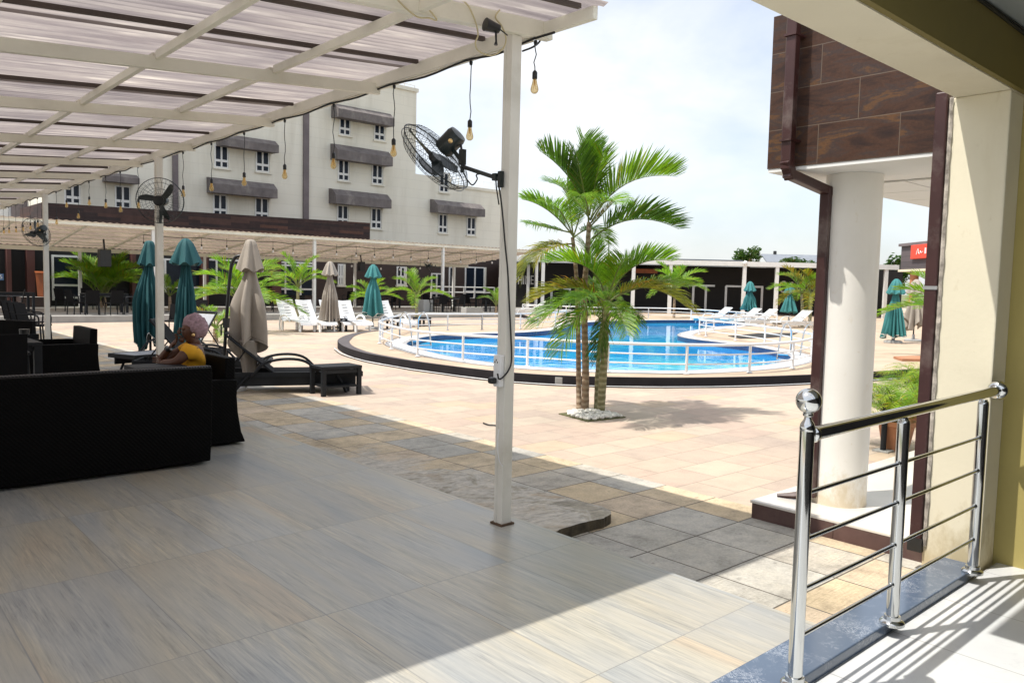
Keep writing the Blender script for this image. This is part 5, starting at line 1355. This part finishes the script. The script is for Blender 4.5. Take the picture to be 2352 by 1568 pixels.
# ================================================================ palms
def bez(p0, p1, p2, t): return p0*(1-t)**2 + p1*2*t*(1-t) + p2*t*t
def dbez(p0, p1, p2, t): return ((p1-p0)*(1-t) + (p2-p1)*t).normalized()
def frond(par, p0, p1, p2, ll, lm, rnd, n=74, V=38, fwd=.75, droop=.25, rr=.012, start=.16, upv=Vector((0,0,1)), name='frond', wmul=1.0):
    b = MB()
    b.tube([bez(p0,p1,p2,i/10) for i in range(11)], [rr*(1-.85*i/10) for i in range(11)], 5)
    b.cur = 1
    for i in range(n):
        t = start + (1-start)*(i+rnd.uniform(-.3,.3))/n
        t = min(max(t, start), .995)
        p = bez(p0,p1,p2,t); d = dbez(p0,p1,p2,t)
        s = d.cross(upv)
        if s.length < .05: s = d.cross(_R)
        s.normalize(); nr = s.cross(d).normalized()
        u = (t-start)/(1-start)
        L = ll*(.35+.65*math.sin(PI*min(1, .12+u*.80))**.8)*(1 if u < .85 else 1-.45*(u-.85)/.15)*rnd.uniform(.86,1.08)
        for k in (-1,1):
            if rnd.random() < .04: continue
            Vv = R(V + rnd.uniform(-11,11)); fw = fwd*(.75+.7*u) + rnd.uniform(-.1,.1)
            dr = (s*k*math.cos(Vv) + nr*math.sin(Vv) + d*fw).normalized()
            w = L*.0225*wmul
            e = dr.cross(nr*math.cos(Vv)-s*k*math.sin(Vv)).normalized()
            e = (d - dr*d.dot(dr)).normalized()
            dz = Vector((0,0,-1))*L*droop*rnd.uniform(.6,1.4)
            m1 = p+dr*L*.35+dz*.08; m2 = p+dr*L*.72+dz*.42; tip = p+dr*L+dz
            b.add([p-e*w*.35, p+e*w*.35, m1+e*w, m1-e*w, m2+e*w*.8, m2-e*w*.8, tip], [(0,1,2,3), (3,2,4,5), (5,4,6)])
    o = obj(name, b, [lm[0], lm[1]], par, wn=False)
    return o
stem_green = mat('palm_petiole', (.14,.17,.04), .6, var=.2, scale=6)
def ringed_trunk(pts, r0, r1, m, par, n=40, name='trunk'):
    pts = cat_open([Vector(p) for p in pts], 10); N = len(pts)
    rs = [(r0+(r1-r0)*i/(N-1))*(1+(.06 if i % 3 == 0 else -.01)+random.uniform(-.02,.02)) for i in range(N)]
    rs[0] *= 1.12; rs[1] *= 1.05
    return obj(name, MB().tube(pts, rs, 14), m, par, smooth=60)
PDp = 10.0
def big_palm(name, lab, base_px, trunk_px, r0, r1, tm, fr, D, extra=None):
    b0 = atV(*base_px, D); b0.z = -.1
    t = thing('palm_tree', lab, 'palm tree', b0, group='slender palms in the pebble bed')
    pts = [Vector((0,0,-.03))] + [atV(x,y,D+o)-b0 for x,y,o in trunk_px]
    ringed_trunk(pts, r0, r1, tm, t)
    rnd = random.Random(hash(name) % 1000 if 0 else len(fr)*7+3)
    for (x0,y0,x1,y1,x2,y2,o1,o2,ll,mt,V,dr) in fr:
        p0 = atV(x0,y0,D+trunk_px[-1][2])-b0; p1 = atV(x1,y1,D+o1)-b0; p2 = atV(x2,y2,D+o2)-b0
        frond(t, p0, p1, p2, ll, (stem_green, mt), rnd, V=V, droop=dr)
    return t
M_, B_, O_, D_ = leaf_mid, leaf_bright, leaf_olive, leaf_dark
big_palm('tall', 'tallest palm of the pebble bed, brown trunk and upright crown', (1344,951), [(1345,850,0), (1343,760,0), (1343,660,.05), (1349,580,.05), (1353,510,.05)], .050, .028, bark, [
    (1352,500,1325,400,1238,346, -.1,-.2,.48,D_,44,.12), (1352,495,1345,400,1340,312, .0,.1,.44,M_,40,.06), (1352,495,1338,420,1322,345, -.3,-.5,.42,D_,44,.08), (1354,495,1368,400,1386,352, -.25,-.45,.42,M_,42,.1), (1354,495,1362,400,1366,330, .3,.5,.4,D_,42,.1),
    (1358,512,1420,385,1556,406, -.1,-.15,.50,M_,52,.04), (1360,548,1450,470,1560,527, .1,.2,.48,D_,50,.10), (1356,505,1300,420,1262,420, .4,.7,.34,M_,35,.3),
    (1356,505,1390,440,1420,470, -.5,-.9,.36,B_,35,.3), (1352,510,1350,440,1330,450, -.6,-1.0,.32,M_,30,.4), (1356,505,1380,430,1380,440, .5,.9,.34,M_,30,.4),
    (1356,520,1376,500,1412,462, -.05,-.1,.16,O_,30,.3)], 10.05)
big_palm('left', 'slimmer left palm of the pebble bed with yellowing fronds', (1330,949), [(1329,860,.15), (1328,760,.2), (1326,680,.2), (1322,610,.2), (1315,545,.2)], .036, .024, bark, [
    (1316,540,1305,450,1302,408, .1,.1,.34,B_,36,.2), (1315,540,1262,468,1199,458, .15,.1,.36,B_,40,.25), (1315,535,1250,520,1206,512, .3,.5,.28,M_,30,.5),
    (1316,570,1235,528,1197,640, .1,.0,.34,O_,28,.45), (1316,545,1345,470,1330,430, .3,.6,.3,B_,36,.2), (1318,560,1260,560,1225,600, -.2,-.3,.30,O_,25,.5),
    (1318,548,1290,470,1262,470, -.2,-.5,.32,B_,36,.25), (1318,545,1370,500,1390,560, .3,.6,.30,M_,30,.4)], 10.25)
big_palm('front', 'low front palm of the pebble bed with broad arching fronds', (1379,957), [(1384,880,0), (1389,800,0), (1391,740,-.02), (1394,690,0)], .052, .042, bark_green, [
    (1395,690,1397,600,1399,522, .05,.1,.10,M_,75,.0), (1393,690,1372,580,1255,604, -.1,-.15,.40,B_,42,.2), (1397,690,1440,580,1546,600, .0,.0,.40,B_,46,.1),
    (1397,695,1480,618,1585,712, -.15,-.3,.44,O_,36,.40), (1396,692,1480,640,1580,660, .25,.5,.40,M_,38,.3), (1392,692,1315,628,1222,694, -.1,-.1,.42,O_,38,.3),
    (1392,700,1320,650,1236,748, -.3,-.5,.42,M_,36,.4), (1392,705,1330,680,1282,815, -.3,-.5,.36,B_,30,.5), (1394,690,1360,590,1345,560, .2,.4,.38,B_,38,.2),
    (1396,690,1420,600,1440,590, -.3,-.7,.36,M_,36,.25), (1394,700,1420,680,1440,770, -.5,-.9,.30,M_,30,.5), (1396,700,1440,700,1462,745, .2,.4,.26,D_,30,.4),
    (1392,698,1370,660,1320,700, -.7,-1.1,.36,D_,34,.4), (1394,695,1375,640,1380,660, .5,.9,.34,M_,32,.4), (1393,700,1385,760,1372,830, -.1,-.1,.26,D_,20,.5)], 9.85)
big_palm('thin', 'thin bare back stem of the pebble bed palms with a young crown', (1369,951), [(1371,880,.2), (1376,800,.25), (1384,740,.25)], .030, .024, bark_green, [
    (1384,745,1400,700,1450,760, .3,.4,.26,D_,30,.5), (1384,745,1370,700,1330,740, .4,.6,.28,M_,30,.4), (1384,745,1386,680,1360,640, .4,.6,.28,M_,34,.3)], 10.0)
# pebbles
sq = [at(x,y,-.1) for x,y in [(1283,951), (1350,969), (1437,959), (1368,942)]]
struct('planting_bed', MB().prism([V2(p) for p in sq], -.12, -.088), soil_mat)
b = MB(); rnd = random.Random(4)
for k in range(430):
    u, v = rnd.uniform(.05,.95), rnd.uniform(.05,.95)
    p = (sq[0]*(1-u)+sq[1]*u)*(1-v) + (sq[3]*(1-u)+sq[2]*u)*v
    c = (sq[0]+sq[1]+sq[2]+sq[3])/4
    if ((p-c).length > .36 and rnd.random() < .75): continue
    r = rnd.uniform(.017,.036)
    b.sphere((p.x,p.y,-.078+rnd.uniform(.0,.06)*max(0,1-(p-c).length/.36)), r, 7, 5, (1,rnd.uniform(.7,1.2),.7), Euler((0,0,rnd.uniform(0,3))).to_matrix())
o = obj('pebbles', b, pebble_mat, smooth=60); tag(o, 'white pebbles heaped round the palm stems', 'pebbles'); o['kind'] = 'stuff'

def far_palm(lab, base, trunkh, L, nf, mats, seed, grp='palms round the terrace and pool', tr=.07, spread=(20,75), stems=1, n=40, tm=bark, ll=.27):
    rnd = random.Random(seed); t = thing('palm_tree', lab, 'palm tree', base, rnd.uniform(0,6), group=grp)
    for s in range(stems):
        ox, oy = (rnd.uniform(-.35,.35), rnd.uniform(-.35,.35)) if stems > 1 else (0,0)
        th = trunkh*rnd.uniform(.8,1.1) if stems > 1 else trunkh
        if th > .1: ringed_trunk([(ox,oy,-.05), (ox*1.1,oy*1.1,th*.5), (ox*1.3,oy*1.3,th)], tr, tr*.75, tm, t)
        for k in range(nf):
            a = 2*PI*(k*.618*1.0+rnd.uniform(-.06,.06)); el = R(spread[0]+(spread[1]-spread[0])*(k+.5)/nf); LL = L*rnd.uniform(.85,1.1)
            h = Vector((math.cos(a), math.sin(a), 0)); p0 = Vector((ox*1.3,oy*1.3,th)); ce, se = math.cos(el), math.sin(el)
            p1 = p0 + h*LL*.50*ce*.7+Vector((0,0,LL*.55*(se*.8+.35))); p2 = p0 + h*LL*(.25+.72*ce)+Vector((0,0,LL*(.95*se-.10-.25*ce)))
            frond(t, p0, p1, p2, L*ll, (stem_green, rnd.choice(mats)), rnd, n=n, V=36, fwd=.95, droop=.18, rr=.02, start=.2, wmul=1.25)
    return t
def gp(x, y, D, z): p = atV(x,y,D); p.z = z; return p
far_palm('lush leafy palm clump behind the terrace table at the left', gp(245,700,35.0,.12), .4, 2.5, 12, [M_,B_,M_], 21, stems=3, tr=.06, spread=(35,80))
far_palm('small palm peeking out between the two teal parasols', gp(390,690,33,.12), .6, 1.3, 8, [B_,M_], 22)
far_palm('leafy palm behind the hanging beige parasol', gp(556,725,24,-.1), .95, 1.9, 15, [M_,B_], 23, spread=(5,70))
far_palm('low palm with pale fronds right of the mauve hat', gp(495,760,20,-.1), .35, 1.1, 9, [B_,O_], 24, spread=(0,60))
far_palm('bright young palm on a green stem left of the far canopy post', gp(684,700,31.2,.12), 1.1, 1.6, 11, [B_,B_,M_], 25, tm=bark_green, spread=(20,80))
far_palm('small bright palm behind the far teal parasol', gp(850,705,33.5,.12), .55, 1.4, 11, [B_,M_], 26, spread=(10,75))
far_palm('small green palm beside the square grey planter', gp(957,712,30.8,.12), .8, 1.5, 10, [M_,B_], 27, tm=bark_green, spread=(5,75))
far_palm('dark shrub like palm just left of the near post on the terrace', gp(1140,690,37,.12), .4, 1.2, 9, [D_,M_], 28)
far_palm('green palm beyond the pool, right of the front palm fronds', gp(1548,722,40,.05), 1.3, 2.1, 12, [B_,M_], 29, spread=(10,75))
far_palm('twin stemmed palm at the far right pool deck beside the round column', gp(1856,762,33,.055), 1.35, 1.75, 9, [M_,O_], 30, stems=2, spread=(0,70), tm=bark_green)
far_palm('palm with long fronds partly hidden by the straight downpipe', gp(2170,790,18.5,.055), 1.0, 1.7, 12, [M_,B_,D_], 31, spread=(0,70))
far_palm('shrubby palm behind the far pool railing', gp(1400,722,43,.05), .6, 1.4, 10, [D_,M_], 32)

# fern in a terracotta pot, and a second pot behind it
def fern(lab, px, D, z, s, seed, nf=80):
    p = gp(*px, D, z); t = thing('potted_fern', lab, 'potted plant', p, group='potted ferns by the round column')
    obj('pot', MB().lathe([(.11*s,0), (.15*s,.22*s), (.17*s,.23*s), (.17*s,.27*s), (.15*s,.27*s), (.13*s,.25*s)], 24), terracotta, t, smooth=40)
    obj('soil', MB().lathe([(.13*s,.235*s), (.001,.25*s)], 16), soil_mat, t)
    rnd = random.Random(seed)
    for k in range(nf):
        a = rnd.uniform(0,2*PI); el = R(rnd.uniform(25,85)); L = rnd.uniform(.42,.70)*s; h = Vector((math.cos(a), math.sin(a), 0))
        p0 = Vector((0,0,.25*s))+h*.04*s; p1 = p0+h*L*.5*math.cos(el)+Vector((0,0,L*.75*math.sin(el))); p2 = p0+h*L*(.5+.4*math.cos(el))+Vector((0,0,L*(.72*math.sin(el)-.22)))
        frond(t, p0, p1, p2, .115*s, (stem_green, rnd.choice([leaf_fern, leaf_fern, B_])), rnd, n=24, V=20, droop=.35, rr=.003, start=.12, wmul=1.2)
    return t
pz = at(2055,1032,-.1); fern('bright green fern in a terracotta pot beside the round column', (2056,1032), pz.dot(VIEW), -.1, 1.15, 41)
fern('second fern in a pot right behind the first, by the downpipe', (2108,1000), 9.9, -.1, 1.15, 42)
fern('third fern half hidden behind the straight downpipe', (2150,1012), 9.4, -.1, 1.0, 43, 60)
pz = at(2028,1036,-.1); bo_ = thing('bollard', 'slim black bollard standing before the potted fern', 'bollard', pz)
obj('post', MB().lathe([(.028,0), (.028,.50), (.024,.53), (.001,.535)], 16), black_wood, bo_, smooth=40); obj('base_plate', MB().box((0,0,.008), (.16,.16,.014)), concrete_grey, bo_)

# background trees
def tree(lab, base, H, cw, ch, n, seed):
    rnd = random.Random(seed); t = thing('tree', lab, 'tree', base, group='trees behind the bar building')
    tp = [Vector((0,0,-.2)), Vector((.1,0,H*.4)), Vector((0,.1,H*.75))]
    tk = MB().tube(cat_open(tp, 4), [.22-.014*i for i in range(9)], 8)
    cl = []
    for k in range(9):
        a = rnd.uniform(0,6.28); e = Vector((math.cos(a)*cw*rnd.uniform(.2,.8), math.sin(a)*cw*rnd.uniform(.2,.8), H-ch*rnd.uniform(.0,.8)))
        tk.tube([tp[1]*.4+tp[2]*.6, tp[2]*.5+e*.5+Vector((0,0,.2)), e], [.09,.06,.02], 6); cl.append(e)
    obj('trunk', tk, bark, t, smooth=60)
    b = MB()
    for e in cl:
        for k in range(n):
            d = Vector((rnd.gauss(0,1), rnd.gauss(0,1), rnd.gauss(0,.7))); d = d.normalized()*rnd.uniform(.2,1)**.5
            p = e + Vector((d.x*cw*.42, d.y*cw*.42, d.z*ch*.3)); s = rnd.uniform(.10,.24)
            q = Euler((rnd.uniform(-.9,.9), rnd.uniform(-.9,.9), rnd.uniform(0,6.28))).to_matrix()
            b.add([p+q@Vector(v)*s for v in ((-1,0,0), (0,-.45,.1), (1,0,0), (0,.45,.1))], [(0,1,2,3)])
    obj('crown', b, leaf_tree, t, wn=False); return t
def gpt(x, D, ytop): p = atV(x,600,D); h = p.z; top = atV(x,ytop,D).z; p.z = -.1; return p, top+.1
p, h = gpt(1720,66,567); tree('small feathery tree standing above the bar roof', p, h, 1.2, 1.7, 110, 51)
p, h = gpt(1812,70,597); tree('low tree crown behind the solar roof', p, h, 1.6, 1.2, 90, 52)
p, h = gpt(2035,60,618); tree('green tree right of the column behind the slate building', p, h, 1.6, 1.6, 120, 53)
p, h = gpt(1875,68,604); tree('tree crown just left of the bent downpipe', p, h, 1.6, 1.3, 90, 54)
p, h = gpt(2058,52,600); tree('tree behind the left corner of the slate building', p, h, 1.0, 2.0, 110, 55)

# ================================================================ the seated woman
def skin(verts, edges, radii, name, m, parent, sub=2, root=0):
    me = bpy.data.meshes.new(name); me.from_pydata([tuple(v) for v in verts], edges, []); o = bpy.data.objects.new(name, me); COL.objects.link(o)
    md = o.modifiers.new('skin', 'SKIN'); md.use_smooth_shade = True
    for i, r in enumerate(radii):
        sv = me.skin_vertices[0].data[i]; sv.radius = r if isinstance(r, tuple) else (r, r); sv.use_root = (i == root)
    if sub: s = o.modifiers.new('sub', 'SUBSURF'); s.levels = sub; s.render_levels = sub
    dg = bpy.context.evaluated_depsgraph_get(); ev = bpy.data.meshes.new_from_object(o.evaluated_get(dg)); bpy.data.objects.remove(o)
    b = MB(); b.add([v.co.copy() for v in ev.vertices], [list(p.vertices) for p in ev.polygons]); bpy.data.meshes.remove(ev)
    return b
def person():
    YW = 7.50
    base = Vector((2.45, YW, .44))
    t = thing('person', 'woman in a yellow t-shirt and mauve knitted hat seated with a hand at her chin', 'person', base)
    A = lambda x, y, Y=YW: atY(x, y, Y) - base
    head = A(433,759); 
    pel = Vector((.08,0,.10)); neck = A(447,787); chest = A(449,812); waist = A(452,838); waist.y = chest.y = neck.y = 0
    shL = A(438,802,YW-.17); shR = A(436,800,YW+.17)
    elL = A(404,833,YW-.17); wrL = A(368,833,YW-.02); elR = A(368,826,YW+.16); wrR = A(389,798,YW+.08)
    hipL = pel+Vector((-.02,-.10,-.02)); hipR = pel+Vector((-.02,.10,-.02)); kL = Vector((-.42,-.12,.10)); kR = Vector((-.42,.12,.10))
    anL = Vector((-.40,-.12,-.36)); anR = Vector((-.40,.12,-.36)); toL = anL+Vector((-.14,0,-.05)); toR = anR+Vector((-.14,0,-.05))
    chin = head+Vector((-.045,0,-.075)); crown = head+Vector((.02,0,.06))
    V = [pel, waist, chest, neck, head+Vector((.01,0,-.06)), head, crown, shL, elL, wrL, shR, elR, wrR, hipL, kL, anL, toL, hipR, kR, anR, toR]
    Ed = [(0,1),(1,2),(2,3),(3,4),(4,5),(5,6),(2,7),(7,8),(8,9),(2,10),(10,11),(11,12),(0,13),(13,14),(14,15),(15,16),(0,17),(17,18),(18,19),(19,20)]
    Rr = [(.15,.13),(.13,.105),(.135,.105),.052,.060,(.088,.080),(.07,.065),.066,.045,.026,.066,.045,.026,.085,.065,.042,.035,.085,.065,.042,.035]
    b = skin(V, Ed, Rr, 'body', skin_mat, t)
    # face: nose, lips, brow, ears
    b.sphere(head+Vector((-.088,0,-.012)), .017, 10, 8, (1.1,.8,1.3)); b.sphere(head+Vector((-.078,0,-.05)), .018, 10, 8, (.8,1.5,.55)); b.sphere(head+Vector((-.062,0,-.085)), .026, 10, 8)
    for k in (-1,1): b.sphere(head+Vector((.02,k*.082,-.015)), .022, 10, 8, (.8,.35,1.3)); b.sphere(head+Vector((-.066,k*.034,.018)), .016, 8, 6, (.7,1.2,.7))
    def hand(wr, d, curl, side, spread=1):
        d = d.normalized(); n = d.cross(side).normalized()
        b.sphere(wr+d*.045, .042, 12, 8, (1,1,1), Matrix((d, side, n)).transposed() @ Matrix.Diagonal((1.15,.95,.42)))
        for k, L in enumerate((.062,.074,.070,.055)):
            o = side*(.030-.020*k); p = wr+d*.075+o
            pts = [p-d*.02, p+d*L*.4-n*curl*.010, p+d*L*.72-n*curl*.03, p+d*L*.9-n*curl*.055]
            b.tube(pts, [.0095,.009,.0085,.006], 7); b.sphere(pts[-1], .006, 6, 4)
        p = wr+d*.03+side*.035
        b.tube([p, p+side*.022+d*.02-n*.01, p+side*.028+d*.045-n*.022], [.011,.010,.007], 7)
    chin_t = head+Vector((-.085,.03,-.085))
    hand(wrR, chin_t-wrR, .9, Vector((0,-1,0)).cross(chin_t-wrR).cross(chin_t-wrR).normalized()*-1)
    hand(wrL, elR-wrL+Vector((-.03,-.02,.0)), .8, Vector((0,0,1)))
    obj('body', b, skin_mat, t, smooth=80)
    # clothes
    sl = lambda s, e, f: s+(e-s)*f
    V = [pel+Vector((0,0,.03)), waist, chest, neck+(chest-neck)*.30, shL, sl(shL,elL,.62), shR, sl(shR,elR,.5)]
    s = skin(V, [(0,1),(1,2),(2,3),(2,4),(4,5),(2,6),(6,7)], [(.162,.142),(.145,.122),(.150,.122),.062,.082,.068,.082,.066], 'shirt', shirt_mat, t)
    sh = obj('shirt', s, shirt_mat, t, smooth=80)
    V = [pel, hipL, kL, sl(kL,anL,.8), hipR, kR, sl(kR,anR,.8)]
    s = skin(V, [(0,1),(1,2),(2,3),(0,4),(4,5),(5,6)], [(.16,.14),.10,.08,.06,.10,.08,.06], 'trousers', trouser_mat, t)
    obj('trousers', s, trouser_mat, t, smooth=80)
    for an, to in ((anL,toL),(anR,toR)): obj('shoe', MB().sphere(an*.45+to*.55-Vector((0,0,.01)), .06, 12, 8, (1.9,.75,.65)), black_plastic, t, smooth=60)
    # slouchy knitted hat, falling back over the nape
    q = Euler((0,R(52),0)).to_matrix()
    h = MB(); P = []
    TL = R(62); q = Euler((0,TL,0)).to_matrix(); ax = Vector((math.sin(TL),0,math.cos(TL)))
    cH = head + Vector((.012,0,.012)) + ax*.058
    def fnh(i, th, r, z): return r*(1+.06*math.sin(7*th+i*.6)+.03*math.sin(13*th-i)), z + .012*math.sin(5*th+i)
    h.lathe([(.100,-.075), (.112,-.06), (.120,-.03), (.125,.01), (.120,.045), (.098,.075), (.066,.095), (.03,.105), (.001,.107)], 40, fn=fnh)
    h.v = [cH + q @ Vector((p.x*.98, p.y*.84, p.z*.95)) for p in h.v]
    obj('knitted_hat', h, hat_mat, t, smooth=80)
    ha = MB().sphere(A(444,769,YW-.088), .016, 10, 8, (1,.5,1)); obj('earring', ha, gold_mat, t, smooth=60)
    w = sl(elR, wrR, .88); d = (wrR-elR).normalized()
    obj('wrist_watch', MB().lathe([(.031,-.014), (.036,-.012), (.036,.012), (.031,.014)], 18, w, axis=d), black_plastic, t, smooth=40)
person()

# ================================================================ light
SUN_EL, SUN_AZ = R(62.3), Vector((-.904, .428, 0)).normalized()
tosun = SUN_AZ*math.cos(SUN_EL)+Vector((0,0,math.sin(SUN_EL)))
sun = bpy.data.lights.new('sun', 'SUN'); sun.energy = 3.7; sun.angle = R(.6); sun.color = (1.0,.955,.88)
so2 = bpy.data.objects.new('sun', sun); COL.objects.link(so2); so2.rotation_euler = tosun.to_track_quat('Z', 'Y').to_euler()
W = bpy.data.worlds.new('World'); SC.world = W; W.use_nodes = True
nt = W.node_tree; nt.nodes.clear()
out = nt.nodes.new('ShaderNodeOutputWorld'); bg = nt.nodes.new('ShaderNodeBackground'); bg.inputs[1].default_value = .15
sk = nt.nodes.new('ShaderNodeTexSky'); sk.sky_type = 'NISHITA'; sk.sun_disc = False; sk.sun_elevation = SUN_EL; sk.sun_rotation = math.atan2(tosun.x, tosun.y)
sk.air_density = 1.0; sk.dust_density = 2.0
tc = nt.nodes.new('ShaderNodeTexCoord'); mp = nt.nodes.new('ShaderNodeMapping'); mp.inputs['Scale'].default_value = (1,1,1.7); nt.links.new(tc.outputs['Generated'], mp.inputs[0])
n1 = nt.nodes.new('ShaderNodeTexNoise'); n1.inputs['Scale'].default_value = 3.1; n1.inputs['Detail'].default_value = 8; n1.inputs['Roughness'].default_value = .52; n1.inputs['Distortion'].default_value = .25; nt.links.new(mp.outputs[0], n1.inputs['Vector'])
rp = nt.nodes.new('ShaderNodeValToRGB'); rp.color_ramp.elements[0].position = .34; rp.color_ramp.elements[1].position = .62
rp.color_ramp.elements[0].color = (.45,.45,.45,1); nt.links.new(n1.outputs['Fac'], rp.inputs[0])
n2 = nt.nodes.new('ShaderNodeTexNoise'); n2.inputs['Scale'].default_value = 5.5; n2.inputs['Detail'].default_value = 7; n2.inputs['Roughness'].default_value = .55; nt.links.new(mp.outputs[0], n2.inputs['Vector'])
rc = nt.nodes.new('ShaderNodeValToRGB'); rc.color_ramp.elements[0].position = .3; rc.color_ramp.elements[0].color = (4.85,5.0,5.3,1); rc.color_ramp.elements[1].position = .62; rc.color_ramp.elements[1].color = (5.6,5.65,5.75,1); nt.links.new(n2.outputs['Fac'], rc.inputs[0])
mx = nt.nodes.new('ShaderNodeMix'); mx.data_type = 'RGBA'; nt.links.new(rp.outputs[0], mx.inputs[0]); nt.links.new(sk.outputs[0], mx.inputs[6]); nt.links.new(rc.outputs[0], mx.inputs[7])
nt.links.new(mx.outputs[2], bg.inputs[0]); nt.links.new(bg.outputs[0], out.inputs[0])
SC.view_settings.view_transform = 'Standard'; SC.view_settings.look = 'None'; SC.view_settings.exposure = .5; SC.view_settings.gamma = 1
SC.view_settings.use_curve_mapping = False
cy = SC.cycles; cy.use_denoising = True; cy.max_bounces = 9; cy.diffuse_bounces = 4; cy.glossy_bounces = 4; cy.transmission_bounces = 6; cy.transparent_max_bounces = 12
cy.caustics_reflective = False; cy.caustics_refractive = False; cy.sample_clamp_indirect = 6
